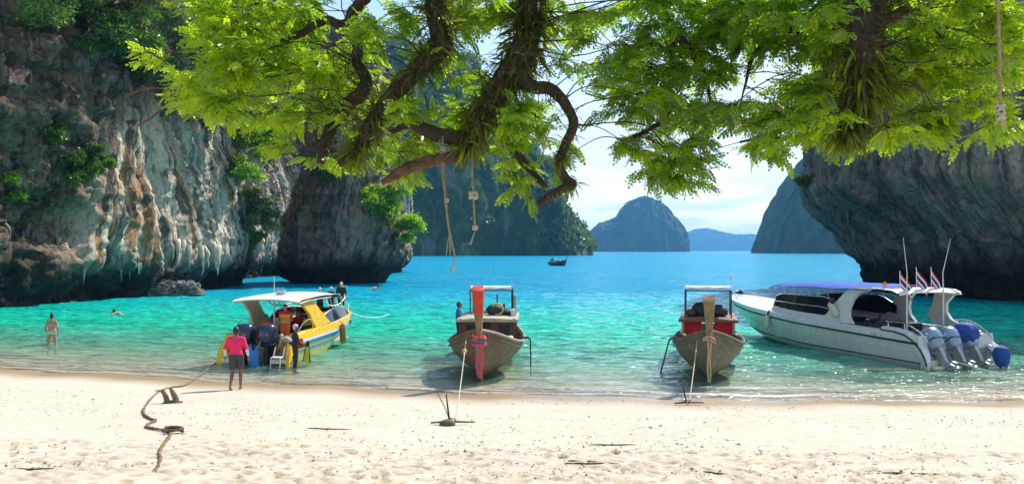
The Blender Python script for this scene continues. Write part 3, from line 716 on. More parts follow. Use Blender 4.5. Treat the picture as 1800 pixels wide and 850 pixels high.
# ------------------------------------------------------------------ long-tail boats
def longtail(label, loc, rz, prow_paint, hull_m, k):
    """wooden long-tail boat, bow along +x, origin at the foot of the stem"""
    root = empty('longtail_boat', loc, rz)
    tag(root, label, 'boat', 'wooden long-tail boats moored at the beach')
    X = np.array([0.32, 0.1, -0.3, -0.9, -1.7, -2.8, -4.2, -6.0, -8.0, -9.8])
    B = np.array([0.05, 0.20, 0.48, 0.80, 1.07, 1.25, 1.30, 1.25, 1.05, 0.72]) * k['beam']
    G = np.array([1.58, 1.53, 1.42, 1.24, 1.05, 0.92, 0.86, 0.84, 0.88, 0.98])
    K = np.array([1.10, 0.80, 0.30, 0.02, -0.14, -0.24, -0.28, -0.30, -0.26, -0.10])
    C = np.array([0.02, 0.03, 0.06, 0.10, 0.18, 0.30, 0.45, 0.55, 0.55, 0.5])    # fullness of the bilge
    xs = np.linspace(0.32, -9.8, 40); o = np.argsort(X)
    itp = lambda A: np.interp(xs, X[o], A[o])
    b, g, kk, c = itp(B), itp(G), itp(K), itp(C)
    def half(i, off=0.0, top=0.0, n=7):
        pts = []
        for j in range(n + 1):
            t = j / n
            w = (1 - (1 - t) ** (1.0 + 1.9 * c[i])) * 0.9 + 0.1 * t
            y = max(b[i] * w - off * (0.3 + 0.7 * t), 0.0); z = kk[i] + (g[i] - kk[i]) * t ** 1.12
            # strake laps: each plank stands a little proud of the one below
            if off == 0.0 and 0 < j < n: y += 0.022 * (j % 2)
            pts.append((xs[i], y, z + off * (1 - t) + top * t))
        return pts
    mb = MB(); outer = []; inner = []
    for i in range(len(xs)):
        h = half(i); outer.append([(p[0], -p[1], p[2]) for p in h[::-1]] + h[1:])
        h = half(i, 0.05); inner.append([(p[0], -p[1], p[2]) for p in h[::-1]] + h[1:])
    mb.surf(outer, 0); mb.surf([r[::-1] for r in inner], 1)
    n = len(outer[0])
    for side in (0, n - 1):                                            # the rim between skins
        mb.surf([[outer[i][side] for i in range(len(xs))], [inner[i][side] for i in range(len(xs))]], 0)
    mb.add(outer[-1], [list(range(n))], 0)
    hull = mb.build('hull', [hull_m, WOOD_OLD], root, 40)
    for s in (-1, 1):
        rail = [(xs[i], s * (b[i] + 0.015), g[i] + 0.015) for i in range(len(xs))]
        w_ = MB(); w_.tube(rail, 0.038, 6, squash=1.3); w_.build('gunwale', WOOD_PALE if s * k.get('pale', 1) > 0 else hull_m, root)
        st = MB(); st.tube([(xs[i], s * (b[i] * 0.985 + 0.02), g[i] - 0.16) for i in range(1, len(xs))], 0.022, 6); st.build('rubbing_strake', hull_m, root)
    # fore deck planks, lying just below the rail
    for j in range(9):
        x0 = 0.0 - j * 0.27; i0 = np.interp(x0, xs[::-1], b[::-1]); i1 = np.interp(x0 - 0.25, xs[::-1], b[::-1]); zz = np.interp(x0, xs[::-1], g[::-1]) - 0.09; z1 = np.interp(x0 - .25, xs[::-1], g[::-1]) - 0.09
        d = MB(); y0, y1 = max(i0 - 0.06, 0.03), max(i1 - 0.06, 0.03)
        V = [(x0, -y0, zz), (x0, y0, zz), (x0 - .25, y1, z1), (x0 - .25, -y1, z1)]
        d.add(V + [(p[0], p[1], p[2] - .03) for p in V], [[0, 1, 2, 3], [7, 6, 5, 4], [0, 4, 5, 1], [1, 5, 6, 2], [2, 6, 7, 3], [3, 7, 4, 0]]); d.build('deck_plank', WOOD_OLD, root, 0)
    fl = MB(); fl.box((-5.2, 0, 0.16), (6.0, 0.95 * k['beam'], 0.05)); fl.build('floor_boards', WOOD_OLD, root)
    for x0 in (-2.9, -8.3):
        bb = float(np.interp(x0, xs[::-1], b[::-1])); gg = float(np.interp(x0, xs[::-1], g[::-1]))
        t_ = MB(); t_.box((x0, 0, gg - 0.12), (0.28, bb * 1.86, 0.045), bev=0.008); t_.build('thwart', WOOD_PALE, root)
    # stem and high prow: a plank that widens to a flat, slanted head
    cur = catmull([(-1.5, -0.26), (-0.75, -0.10), (-0.25, 0.22), (0.12, 0.72), (0.36, 1.30), (0.52, 1.75), (0.70, 2.15), (0.98, k['prow'])], 7)
    top_i = len(cur) - 1
    def sw(t): return np.interp(t, [0, .35, .55, .72, 1.0], [0.05, 0.055, 0.075, 0.105, k['head']])
    def sd(t): return np.interp(t, [0, .4, .7, 1.0], [0.07, 0.10, 0.11, 0.10])
    def prow_rows(i0, i1, grow=0.0):
        P = []
        for i in range(i0, i1 + 1):
            p = np.array(cur[i]); q = np.array(cur[min(i + 1, top_i)]) - np.array(cur[max(i - 1, 0)]); q /= np.linalg.norm(q)
            nrm = np.array([q[1], -q[0]]); t = i / top_i; w = sw(t) + grow; d = sd(t) + grow
            f = p + nrm * d; r = p - nrm * d
            P.append([(f[0], -w * 0.82, f[1]), (f[0] + nrm[0] * .022, 0, f[1] + nrm[1] * .022), (f[0], w * 0.82, f[1]), (p[0], w, p[1]), (r[0], w * .9, r[1]), (r[0], -w * .9, r[1]), (p[0], -w, p[1])])
        return P
    split = int(top_i * k.get('split', 0.80))
    mb = MB(); P = prow_rows(0, split if prow_paint else top_i); mb.surf(P, 0, True); mb.add(P[0], [list(range(7))]); mb.add(P[-1], [list(range(7))])
    stem = mb.build('stem_post', STEM_WOOD, root, 40)
    if prow_paint:
        mb = MB(); P = prow_rows(split, top_i, 0.004)
        tp = [(p[0] - 0.10, p[1] * 0.86, p[2] + 0.06) for p in P[-1]]
        mb.surf(P, 0, True); mb.add(P[0], [list(range(7))]); mb.surf([P[-1], tp], 0, True); mb.add(tp, [list(range(7))])
        h = mb.build('prow_head', RED_PAINT, root, 30); h['label'] = 'red painted flaring head of the prow'
    else:
        mb = MB(); P = prow_rows(top_i - 1, top_i, 0.003); mb.surf(P, 0, True); mb.add(P[-1], [list(range(7))]); mb.build('prow_head', WOOD_PALE, root, 30)
    # ribbons tied round the prow, with hanging ends
    def stem_at(z):
        zs_ = [p[1] for p in cur]; return float(np.interp(z, zs_, [p[0] for p in cur]))
    for i, (z, m, r) in enumerate(k['wraps']):
        mb = MB(); path = [(stem_at(z) + 0.02 + (0.165 + 0.01 * i) * math.cos(a), (0.155 + .01 * i) * math.sin(a) * 1.05, z + 0.05 * math.cos(a + i) - 0.05 * abs(math.sin(a))) for a in np.linspace(0, 2 * math.pi, 17)]
        mb.tube(path, r, 6, cap=False); mb.build('ribbon_wrap', m, root, 60)
    for i, (y, z0, z1, w, m) in enumerate(k['tails']):
        P = []
        for j in range(15):
            t = j / 14; z = z0 + (z1 - z0) * t; x = max(stem_at(max(z, 0.0)) + 0.115, 0.15 + 0.2 * (1 - t)) + 0.02 * math.sin(5 * t + i) + 0.012 * i
            yy = y * (1 - 0.55 * t) + 0.018 * math.sin(7 * t + 2 * i); ww = w * (0.8 + 0.3 * t)
            P.append([(x, yy - ww / 2, z), (x + 0.016, yy, z), (x, yy + ww / 2, z)])
        mb = MB(); mb.surf(P); mb.surf([[(q[0] - .008, q[1], q[2]) for q in r[::-1]] for r in P]); mb.build('ribbon_tail', m, root, 180)
    # low cabin
    cz, x0, x1, hw = k['cabin_z'], -3.9, -7.2, 0.98 * k['beam']
    rf = MB(); P = []
    for i in range(9):
        y = -hw - .1 + (2 * hw + .2) * i / 8; zz = cz + 0.05 * (1 - (y / hw) ** 2); P.append([(x0 + .18, y, zz), (x1 - .15, y, zz)])
    rf.surf(P); rf.surf([[(p[0], p[1], p[2] - .05) for p in r[::-1]] for r in P])
    for e in (0, 1): rf.surf([[P[i][e] for i in range(9)], [(P[i][e][0], P[i][e][1], P[i][e][2] - .05) for i in range(9)]])
    for e in (0, 8): rf.surf([P[e], [(q[0], q[1], q[2] - .05) for q in P[e]]])
    rf.build('cabin_roof', k['roof_m'], root, 30)
    fa = MB(); fa.box((x0 + .195, 0, cz - 0.035), (0.03, 2 * hw + .22, 0.10), bev=.006); fa.build('roof_edge_board', k['edge_m'], root)
    for x in (x0, (x0 + x1) / 2, x1):
        for s in (-1, 1):
            gg = float(np.interp(x, xs[::-1], g[::-1])); p = MB(); p.box((x, s * (hw - .03), (gg + cz - .05) / 2 - .05), (0.07, 0.07, cz - .05 - gg + .25), bev=.006); p.build('cabin_post', k['post_m'], root)
    for (y0, y1, za, zb, m, nm, xx) in k['panels']:
        mb = MB()
        if m is RED_CLOTH or m is DARKNESS:
            P = []
            for i in range(13):
                y = y0 + (y1 - y0) * i / 12; w_ = .025 * math.sin(i * 1.9); P.append([(xx + w_, y, za), (xx + w_ * .5 + .012, y, (za + zb) / 2), (xx + w_ * .3, y, zb)])
            mb.surf(P); mb.surf([[(q[0] - .02, q[1], q[2]) for q in r[::-1]] for r in P])
        else: mb.box((xx, (y0 + y1) / 2, (za + zb) / 2), (0.035, abs(y1 - y0), zb - za), bev=.006)
        mb.build(nm, m, root, 50)
    # rear awning on a tube frame
    ax0, ax1, az, aw = k['awn']
    for s in (-1, 1):
        p = MB(); p.tube([(ax0, s * aw, 0.8), (ax0, s * aw, az - .06), (ax0 - .06, s * (aw - .03), az), (ax1 + .06, s * (aw - .03), az), (ax1, s * aw, az - .06), (ax1, s * aw, .8)], 0.024, 8); p.build('awning_frame', k['frame_m'], root)
    for ax in (ax0, ax1):
        p = MB(); p.tube([(ax, -aw, az - .05), (ax, aw, az - .05)], 0.022, 8); p.build('awning_bar', k['frame_m'], root)
    P = []
    for i in range(9):
        y = -aw + 2 * aw * i / 8; P.append([(ax0 + .05, y, az + .02 + .02 * math.sin(i * 1.3)), (ax0, y, az + .09 + .015 * math.sin(i * 2.1)), ((ax0 + ax1) / 2, y, az + .10 - .03 * (1 - (y / aw) ** 2)), (ax1, y, az + .06)])
    mb = MB(); mb.surf(P); mb.surf([[(q[0], q[1], q[2] - .025) for q in r[::-1]] for r in P]); mb.build('awning', CANVAS_W, root, 60)
    # the car engine on its swivel, with the long tail
    e = MB(); e.box((-8.6, 0.05, 1.42), (0.85, 0.5, 0.42), bev=.04); e.box((-8.55, 0.05, 1.68), (0.55, 0.34, 0.16), bev=.03); e.tube([(-8.3, .3, 1.5), (-8.3, .42, 1.5), (-8.1, .45, 1.85)], .05, 8); e.ell((-8.15, -.12, 1.55), (.1, .2, .2), 10, 6)
    e.tube([(-8.6, .05, 1.2), (-8.6, .05, .75)], .06, 8); en = e.build('engine', DARK_METAL, root)
    t_ = MB(); t_.tube([(-9.0, .05, 1.4), (-13.0, .05, -.25)], .035, 8); t_.build('tail_shaft', DARK_METAL, root)
    h_ = MB(); h_.tube([(-8.2, .05, 1.5), (-7.0, .25, 1.75)], .022, 6); h_.build('tiller', DARK_METAL, root)
    # boarding ladder hung over the side
    ls, lx = k['ladder']; bb = float(np.interp(lx, xs[::-1], b[::-1])); gg = float(np.interp(lx, xs[::-1], g[::-1]))
    mb = MB()
    for dx in (0, -0.45):
        mb.tube([(lx + dx, ls * (bb - .15), gg + .06), (lx + dx, ls * (bb + .18), gg + .08), (lx + dx, ls * (bb + .26), gg), (lx + dx, ls * (bb + .26 + k['splay']), -0.35)], .022, 8)
    for q in range(5):
        f = .12 + q * .2; z = gg + (-.3 - gg) * f; y = bb + .26 + k['splay'] * f; mb.tube([(lx, ls * y, z), (lx - .45, ls * y, z)], .018, 6)
    mb.tube([(lx, ls * (bb - .05), .35), (lx, ls * (bb + .28), .32)], .018, 6)
    mb.build('boarding_ladder', DARK_METAL, root)
    return root

LT1 = longtail('wooden long-tail boat with a red painted prow head and red and blue ribbons', (-0.98, 26.2, 0), R(-91.5), True, WOOD_HULL,
    dict(beam=1.0, prow=2.86, head=0.185, split=0.86, cabin_z=1.58, roof_m=WOOD_PALE, edge_m=WOOD_PALE, post_m=WOOD_RED, frame_m=DARK_METAL, pale=1,
         wraps=[(1.36, PINK_CLOTH, .05), (1.28, RIB_BLUE, .045), (1.44, PINK_CLOTH, .045), (1.22, PINK_CLOTH, .04)],
         tails=[(-.11, 1.3, 0.12, .085, PINK_CLOTH), (-.02, 1.28, .22, .10, RIB_BLUE), (.09, 1.3, .10, .085, PINK_CLOTH), (.03, 1.25, .55, .06, PINK_CLOTH)],
         panels=[(.1, .95, .8, 1.50, WOOD_RED, 'cabin_front', -3.93), (-.95, -.15, .8, 1.50, WOOD_RED, 'cabin_front', -3.93), (-.2, .16, .8, 1.5, DARKNESS, 'doorway_dark_sheet', -3.96), (.42, .8, .95, 1.38, DARKNESS, 'window_dark_sheet', -3.90), (-.75, -.4, .95, 1.38, DARKNESS, 'window_dark_sheet', -3.90)],  # dark sheets stand in for the shade inside doorway and windows
         awn=(-6.6, -8.2, 2.52, .80), ladder=(1, -3.3), splay=.02))
LT2 = longtail('wooden long-tail boat with a bare wooden prow and red curtains under its roof', (5.98, 25.9, 0), math.atan2(-0.976, -0.218), False, WOOD_OLD,
    dict(beam=0.92, prow=2.66, head=0.185, cabin_z=1.60, roof_m=WOOD_RED, edge_m=WOOD_RED, post_m=WOOD_PALE, frame_m=DARK_METAL, pale=0,
         wraps=[(1.40, CREAM_CLOTH, .035), (1.33, plain('faded_pink_ribbon', (0.60, 0.28, 0.20), .9, var=.2), .04)],
         tails=[(-.04, 1.3, 0.02, .055, CREAM_CLOTH), (.05, 1.3, .05, .05, CREAM_CLOTH)],
         panels=[(.22, .82, 1.0, 1.52, RED_CLOTH, 'red_curtain', -3.95), (-.82, -.22, 1.0, 1.52, RED_CLOTH, 'red_curtain', -3.95), (-.9, .9, .80, .96, BLACK, 'front_board', -3.92), (-.9, .9, .965, 1.0, CANVAS_W, 'white_sill', -3.9)],
         awn=(-4.6, -6.2, 2.62, .80), ladder=(-1, -1.9), splay=.35))
# gear heaped on the cabin roofs and on deck
def gear(parent, items):
    for (nm, kind, c, r, m) in items:
        mb = MB()
        if kind == 'e': mb.ell(c, r, 12, 8)
        elif kind == 'b': mb.box(c, r, bev=min(r) * .25)
        elif kind == 't': mb.tube([(c[0] + r[0] * math.cos(a) * .3, c[1] + r[0] * math.cos(a), c[2] + r[0] * math.sin(a)) for a in np.linspace(0, 6.283, 17)], r[1], 6, cap=False)
        o = mb.build(nm, m, parent, 60)
gear(LT1, [('roof_bundle', 'e', (-5.4, 0.22, 1.80), (.35, .34, .24), DARKNESS), ('roof_bundle', 'e', (-5.6, .62, 1.72), (.4, .3, .13), DARKNESS), ('yellow_hose', 't', (-5.1, .32, 1.86), (.2, .03), plain('yellow_hose_rubber', (.5, .42, .06), .5)),
           ('fuel_can', 'b', (-5.2, .88, 1.74), (.2, .16, .24), CANVAS_W), ('upright_board', 'b', (-5.9, .93, 1.95), (.12, .10, .75), WOOD_PALE), ('exhaust_pipe', 'b', (-5.6, .28, 2.1), (.05, .05, .55), DARK_METAL),
           ('side_deck_box', 'b', (-3.4, .75, .95), (.6, .35, .16), CANVAS_W), ('anchor_coil', 't', (-2.2, .5, 1.0), (.2, .04), ROPE)])
gear(LT2, [('roof_bundle', 'e', (-5.1, .35, 1.82), (.4, .36, .24), DARKNESS), ('roof_bundle', 'e', (-5.2, -.25, 1.84), (.35, .35, .30), DARKNESS), ('roof_bundle', 'b', (-5.3, .05, 1.78), (.6, 1.3, .22), WOOD_RED),
           ('rolled_mat', 'e', (-4.9, -.62, 1.75), (.25, .2, .14), plain('brown_mat', (.10, .05, .03), .9)), ('bow_rope_coil', 't', (-1.4, .45, 1.14), (.18, .035), ROPE), ('deck_bag', 'e', (-3.3, -.85, 1.02), (.25, .2, .16), BLACK), ('deck_bag', 'e', (-3.3, .88, 1.02), (.25, .2, .2), BLACK)])
flag(LT1, (-6.6, -.80, 2.5), .32, .22, .16, R(200), R(55), 'small faded flag on the awning corner')
flag(LT1, (-6.6, .80, 2.5), .34, .24, .2, R(200), R(65), 'small pale flag on the awning corner')
flag(LT2, (-4.6, .76, 2.6), .62, .26, .14, R(160), R(65), 'thin staff with a small red flag above the awning')

# far boat: the same kind, small
LT3 = longtail('small dark long-tail boat under way far out in front of the wooded mass', (at(994, 467, 222).x, 222, 0), R(-68), False, plain('dark_wet_hull', (.05, .06, .05), .5, var=.3),
    dict(beam=.85, prow=2.3, head=.13, cabin_z=1.35, roof_m=DARKNESS, edge_m=WOOD_RED, post_m=WOOD_RED, frame_m=DARK_METAL, pale=0, wraps=[(1.3, PINK_CLOTH, .05)], tails=[(0, 1.2, .4, .08, PINK_CLOTH)],
         panels=[(-.8, .8, .8, 1.2, DARKNESS, 'spray_cloth', -3.95)], awn=(-6.4, -7.4, 1.7, .6), ladder=(1, -5), splay=0))
tag(LT3, group='wooden long-tail boats moored at the beach'); del LT3['group']

# ------------------------------------------------------------------ speedboats
def loft_hull(L, rows, ns=34):
    """rows: list of (rake, [(s, y, z), ...]) from keel to gunwale; returns stations[i][j] for the port side (y > 0)"""
    s = np.linspace(0, 1, ns) ** 0.9; out = []
    for rake, pts in rows:
        p = np.array(pts); out.append(np.stack([s * (L - rake), np.interp(s, p[:, 0], p[:, 1]), np.interp(s, p[:, 0], p[:, 2])], -1))
    for r in out:                                                     # round the kinks between the given sections
        for a in (1, 2):
            q = np.pad(r[:, a], 2, mode='edge'); r[:, a] = np.where(np.arange(ns) > ns - 3, r[:, a], (q[:-4] + 2 * q[1:-3] + 3 * q[2:-2] + 2 * q[3:-1] + q[4:]) / 9)
    return np.stack(out, 1)                                           # ns, rows, 3
def hull_part(S, mats, root, deck=True):
    ns, nr, _ = S.shape; mb = MB()
    for sgn in (1, -1):
        T = S * np.array([1, sgn, 1])
        for j in range(nr - 1):
            mb.surf([[tuple(T[i, j]) for i in range(ns)], [tuple(T[i, j + 1]) for i in range(ns)]], j)
    tr = [tuple(S[0, j]) for j in range(nr)] + [tuple(S[0, j] * np.array([1, -1, 1])) for j in range(nr - 1, -1, -1)]
    mb.add(tr, [list(range(len(tr)))], nr - 2)
    return mb.build('hull', mats, root, 40)
def strip(S, row_lo, row_hi, f0, f1, r, name, m, root, i0=0, off=.015):
    for sgn in (1, -1):
        mb = MB(); P = []
        for i in range(i0, len(S)):
            a, b_ = S[i, row_lo], S[i, row_hi]; p = a + (b_ - a) * f0; q = a + (b_ - a) * f1; o = np.array([0, off, 0])
            P.append([(p - o * .2) * np.array([1, sgn, 1]), (p + o) * np.array([1, sgn, 1]), (q + o) * np.array([1, sgn, 1]), (q - o * .2) * np.array([1, sgn, 1])])
        mb.surf([[tuple(x) for x in r_] for r_ in P]); mb.build(name, m, root, 30)

def outboard(root, y, cowl_m, leg_m, x=-.55, z=.55, h=.72, tilt=R(8), label=None, covered=None, w=1.0):
    T = Matrix.Translation((x, y, z)) @ Matrix.Rotation(tilt, 4, 'Y')
    def tf(mb): mb.v = [tuple(T @ Vector(p)) for p in mb.v]; return mb
    mb = MB(); rows = []
    for (zz, fx, rx_, wy) in ((0.0, .02, .26, .17), (.10, .0, .33, .23), (.30, -.02, .37, .26), (.50, -.03, .37, .255), (.64, -.02, .33, .235), (.71, 0, .24, .18), (.735, 0, .1, .08)):
        row = []
        for kx in range(16):
            a = 2 * math.pi * kx / 16; c_, s_ = math.cos(a), math.sin(a)
            row.append((fx + rx_ * math.copysign(abs(c_) ** .6, c_), wy * w * math.copysign(abs(s_) ** .6, s_), zz * h / .72))
        rows.append(row)
    mb.surf(rows, 0, True); mb.add(rows[-1], [list(range(16))]); mb.add(rows[0], [list(range(16))])
    c = tf(mb).build('outboard_cowl', cowl_m, root, 50)
    if label: c['label'] = label
    t_ = MB(); t_.box((-.02, 0, .28 if cowl_m is SILVER else .10), (.765, .535 * w, .025), bev=.008); tf(t_).build('cowl_band', DARK_METAL if cowl_m is SILVER else BLACK, c)
    b_ = MB(); b_.box((-.375, 0, .46), (.02, .2 * w, .10), bev=.006); tf(b_).build('cowl_badge', TRIM_BLACK if cowl_m is SILVER else ALU, c)
    l = MB()
    l.prism([(-.22, .02), (.14, .02), (.10, -.35), (.04, -.62), (.10, -.66), (.10, -.74), (-.34, -.74), (-.38, -.66), (-.18, -.60), (-.20, -.3)], 'y', -.07, .07)
    l.prism([(-.12, -.70), (.06, -.70), (.0, -1.0), (-.14, -1.02)], 'y', -.025, .025)
    l.box((.20, 0, .06), (.26, .30, .34), bev=.03); l.box((.24, 0, -.25), (.12, .34, .4), bev=.02)
    l.tube([(.12, 0, -.78), (-.02, 0, -.8), (-.3, 0, -.8), (-.42, 0, -.8)], [.02, .075, .07, .035], 10)
    lg = tf(l).build('outboard_leg', leg_m, root, 35)
    p = MB()
    for q in range(3):
        a = q * 2.094; p.ell((-.40, .11 * math.cos(a), -.8 + .11 * math.sin(a)), (.025, .07, .11), 8, 6, rot=(a, .5, 0))
    tf(p).build('propeller', ALU, lg)
    return c

# ---- right: big white three-engined boat
def big_speedboat():
    d = Vector((-0.316, 0.949, 0)); L = 13.6
    root = empty('speedboat', (15.34, 29.45, 0.0), math.atan2(d.y, d.x))
    tag(root, 'long white speedboat with a blue canvas roof and three silver outboards', 'speedboat')
    S = loft_hull(L, [
        (1.5, [(0, 0, -.35), (.6, 0, -.38), (.85, 0, -.15), (1, 0, .40)]),
        (1.3, [(0, 1.35, -.05), (.5, 1.38, -.02), (.75, 1.08, .10), (.9, .62, .32), (1, .02, .66)]),
        (1.15, [(0, 1.50, .12), (.5, 1.52, .16), (.75, 1.22, .28), (.9, .74, .46), (1, .03, .80)]),
        (.3, [(0, 1.66, .82), (.5, 1.74, 1.04), (.75, 1.58, 1.26), (.9, 1.12, 1.45), (.97, .55, 1.54), (1, .12, 1.58)]),
        (.0, [(0, 1.62, 1.10), (.5, 1.72, 1.26), (.75, 1.58, 1.50), (.9, 1.15, 1.70), (.97, .58, 1.80), (1, .15, 1.84)])])
    hull_part(S, [GEL_WHITE, GEL_WHITE, GEL_WHITE, GEL_WHITE], root)
    strip(S, 3, 4, -.12, .14, 0, 'rub_rail', TRIM_BLACK, root, off=.035)
    strip(S, 2, 3, .03, .09, 0, 'boot_stripe', TRIM_BLACK, root, off=.012)
    strip(S, 2, 3, .60, .64, 0, 'spray_crease', GEL_WHITE, root, off=.02)
    G = S[:, 4]
    gy = lambda x: float(np.interp(x, G[:, 0], G[:, 1])); gz = lambda x: float(np.interp(x, G[:, 0], G[:, 2]))
    # foredeck with a crown, side decks, cockpit floor
    mb = MB(); P = []
    for x in np.linspace(7.9, 13.56, 16):
        P.append([(x, gy(x) * q, gz(x) + .10 * (1 - q * q) * min(1, (13.6 - x))) for q in np.linspace(-1, 1, 9)])
    mb.surf(P); mb.build('foredeck', GEL_WHITE, root, 60)
    for sgn in (1, -1):
        P = []
        for x in np.linspace(.35, 8.0, 18):
            P.append([(x, sgn * gy(x), gz(x)), (x, sgn * (gy(x) - .10), gz(x) + .03), (x, sgn * (gy(x) - .30), gz(x) + .02), (x, sgn * (gy(x) - .33), gz(x) - .5), (x, sgn * (gy(x) - .33), .3)])
        mb = MB(); mb.surf(P); mb.build('side_deck', GEL_WHITE, root, 40)
    mb = MB(); mb.box((4.4, 0, .32), (8.0, 2.9, .06)); mb.build('cockpit_floor', plain('cockpit_sole', (.42, .40, .34), .7), root)
    mb = MB(); mb.prism([(.0, -.1), (.55, -.1), (.62, .72), (.40, .98), (.0, .62)], 'y', -1.35, 1.35); mb.build('transom_well', GEL_WHITE, root, 30)
    mb = MB(); mb.box((1.05, 0, .8), (.5, 2.5, .75), bev=.06); mb.build('stern_bench', DARKNESS, root)
    # curved quarter pieces that sweep down at the stern
    for sgn in (1, -1):
        P = []
        for i, (x, z, w) in enumerate([(1.7, 1.30, .30), (1.1, 1.28, .34), (.6, 1.20, .36), (.2, 1.02, .36), (-.1, .76, .32), (-.30, .48, .24), (-.40, .24, .12)]):
            y0 = gy(max(x, 0)) + .015
            P.append([(x, sgn * (y0 - w * 1.05), z - .12), (x, sgn * (y0 - w * .9), z - .01), (x, sgn * (y0 - w * .4), z + .02), (x, sgn * (y0 + .02), z - .02), (x, sgn * (y0 + .03), z - .22), (x + .05, sgn * (y0 - .05), z - .55)])
        mb = MB(); mb.surf(P); mb.add(P[-1], [list(range(6))]); mb.build('quarter_wing', GEL_WHITE, root, 60)
        mb = MB(); mb.tube([(p[3][0], p[3][1] + sgn * .02, p[3][2] - .1) for p in P], .028, 6); mb.build('quarter_trim', TRIM_BLACK, root)
        mb = MB(); mb.tube(catmull([(1.55, sgn * 1.5, 1.28), (1.5, sgn * 1.5, 1.46), (.8, sgn * 1.48, 1.46), (.1, sgn * 1.44, 1.18), (-.2, sgn * 1.42, .9)], 5), .022, 8)
        mb.tube([(.8, sgn * 1.48, 1.46), (.8, sgn * 1.48, 1.2)], .018, 6); mb.build('grab_rail', STEEL, root)
    # swooping arch sides
    arch = [(5.0, 1.22), (4.4, 1.62), (3.85, 2.20), (3.45, 2.50), (2.9, 2.62), (1.45, 2.60), (1.22, 2.52), (1.55, 2.40), (2.0, 2.12), (2.2, 1.80), (2.12, 1.5), (1.75, 1.26)]
    hole = [(4.0, 1.26), (3.78, 1.62), (3.40, 2.12), (3.05, 2.38), (2.75, 2.46), (2.35, 2.44)]
    # each side: a front pillar and a rear C-shaped pillar joined by the roof beam, open between
    front = [(5.35, 1.22), (4.85, 1.50), (4.35, 2.05), (3.95, 2.42), (3.5, 2.60), (2.6, 2.66), (2.6, 2.50), (3.15, 2.42), (3.48, 2.15), (3.62, 1.80), (3.6, 1.5), (3.35, 1.24)]
    rear = [(2.62, 2.66), (1.30, 2.60), (1.05, 2.50), (1.35, 2.36), (1.72, 2.05), (1.78, 1.75), (1.60, 1.48), (1.25, 1.28), (3.2, 1.24), (2.95, 1.42), (2.55, 1.70), (2.30, 2.10), (2.25, 2.44), (2.62, 2.50)]
    def inset(x): return gy(x) - .12
    for sgn in (1, -1):
        pl = front if sgn > 0 else [(5.35, 1.22), (4.85, 1.50), (4.35, 2.05), (3.95, 2.42), (3.5, 2.60), (2.6, 2.66), (1.30, 2.60), (1.05, 2.50), (1.35, 2.36), (1.72, 2.05), (1.78, 1.75), (1.60, 1.48), (1.15, 1.28), (2.4, 1.24), (2.7, 1.55), (2.35, 2.05), (2.2, 2.42), (3.15, 2.42), (3.48, 2.15), (3.62, 1.80), (3.6, 1.5), (3.35, 1.24)]
        V = []; n = len(pl)
        for th in (.0, -.13):
            for (x, z) in pl: V.append((x, sgn * (inset(x) + th - .17 * max(0, z - 1.3)), z))
        mb = MB(); mb.add(V, [list(range(n)), list(range(2 * n - 1, n - 1, -1))] + [[i, i + n, (i + 1) % n + n, (i + 1) % n] for i in range(n)])
        mb.build('arch_side', GEL_WHITE, root, 40)
    # hard top between the arches with a rounded aft lip
    mb = MB(); P = []
    for (x, z) in ((3.9, 2.56), (3.2, 2.66), (2.2, 2.70), (1.5, 2.66), (1.18, 2.58), (1.1, 2.50), (1.3, 2.47), (2.2, 2.56), (3.9, 2.48)):
        P.append([(x, y, z - .09 * (abs(y) / 1.4) ** 2.5) for y in np.linspace(-1.40, 1.40, 9)])
    mb.surf(P); mb.build('hard_top', GEL_WHITE, root, 50)
    # blue canvas top sagging between its hoops
    mb = MB(); P = []
    for x in np.linspace(1.75, 8.9, 30):
        sag = .035 * abs(math.sin((x - 2) * math.pi / 1.3)); w = np.interp(x, [1.7, 6, 9], [1.32, 1.46, 1.28]); zt = np.interp(x, [1.7, 3.5, 6, 8.5, 8.9], [2.745, 2.74, 2.74, 2.66, 2.60])
        P.append([(x, y * w, zt - .16 * abs(y) ** 2.4 - sag * (1 - y * y) - (.05 if abs(y) > .99 else 0) + .012 * math.sin(9 * y + 3 * x)) for y in np.linspace(-1, 1, 13)])
    mb.surf(P); mb.surf([[(q[0], q[1], q[2] - .02) for q in r_[::-1]] for r_ in P]); mb.build('canvas_top', CANVAS_B, root, 60)
    # window band and open side frames
    for sgn in (1, -1):
        P = []
        for x in np.linspace(4.35, 8.75, 14):
            zt = np.interp(x, [4.3, 5.2, 8.2, 8.75], [1.80, 2.17, 2.17, 2.05]); yb = gy(x) - .20; k_ = np.interp(x, [8, 8.75], [0, .15])
            P.append([(x, sgn * (yb - k_), gz(x) + .03), (x - .05, sgn * (yb - .06 - k_), gz(x) + .22), (x - .15, sgn * (yb - .16 - k_), zt)])
        mb = MB(); mb.surf([[r_[0], r_[1]] for r_ in P]); mb.surf([[(q[0], q[1] - sgn * .03, q[2]) for q in (r_[0], r_[1])][::-1] for r_ in P]); mb.build('coaming', GEL_WHITE, root, 60)
        mb = MB(); mb.surf([[r_[1], r_[2]] for r_ in P]); mb.surf([[(q[0], q[1] - sgn * .012, q[2]) for q in (r_[1], r_[2])][::-1] for r_ in P]); mb.build('side_window', DARK_GLASS, root, 60)
        mb = MB(); mb.tube([r_[2] for r_ in P], .026, 6); mb.build('window_rail', STEEL, root)
        mb = MB(); mb.tube([(r_[1][0] - .03, r_[1][1] + sgn * .02, (r_[1][2] * .55 + r_[2][2] * .45)) for r_ in P], .018, 6); mb.build('window_rail', STEEL, root)
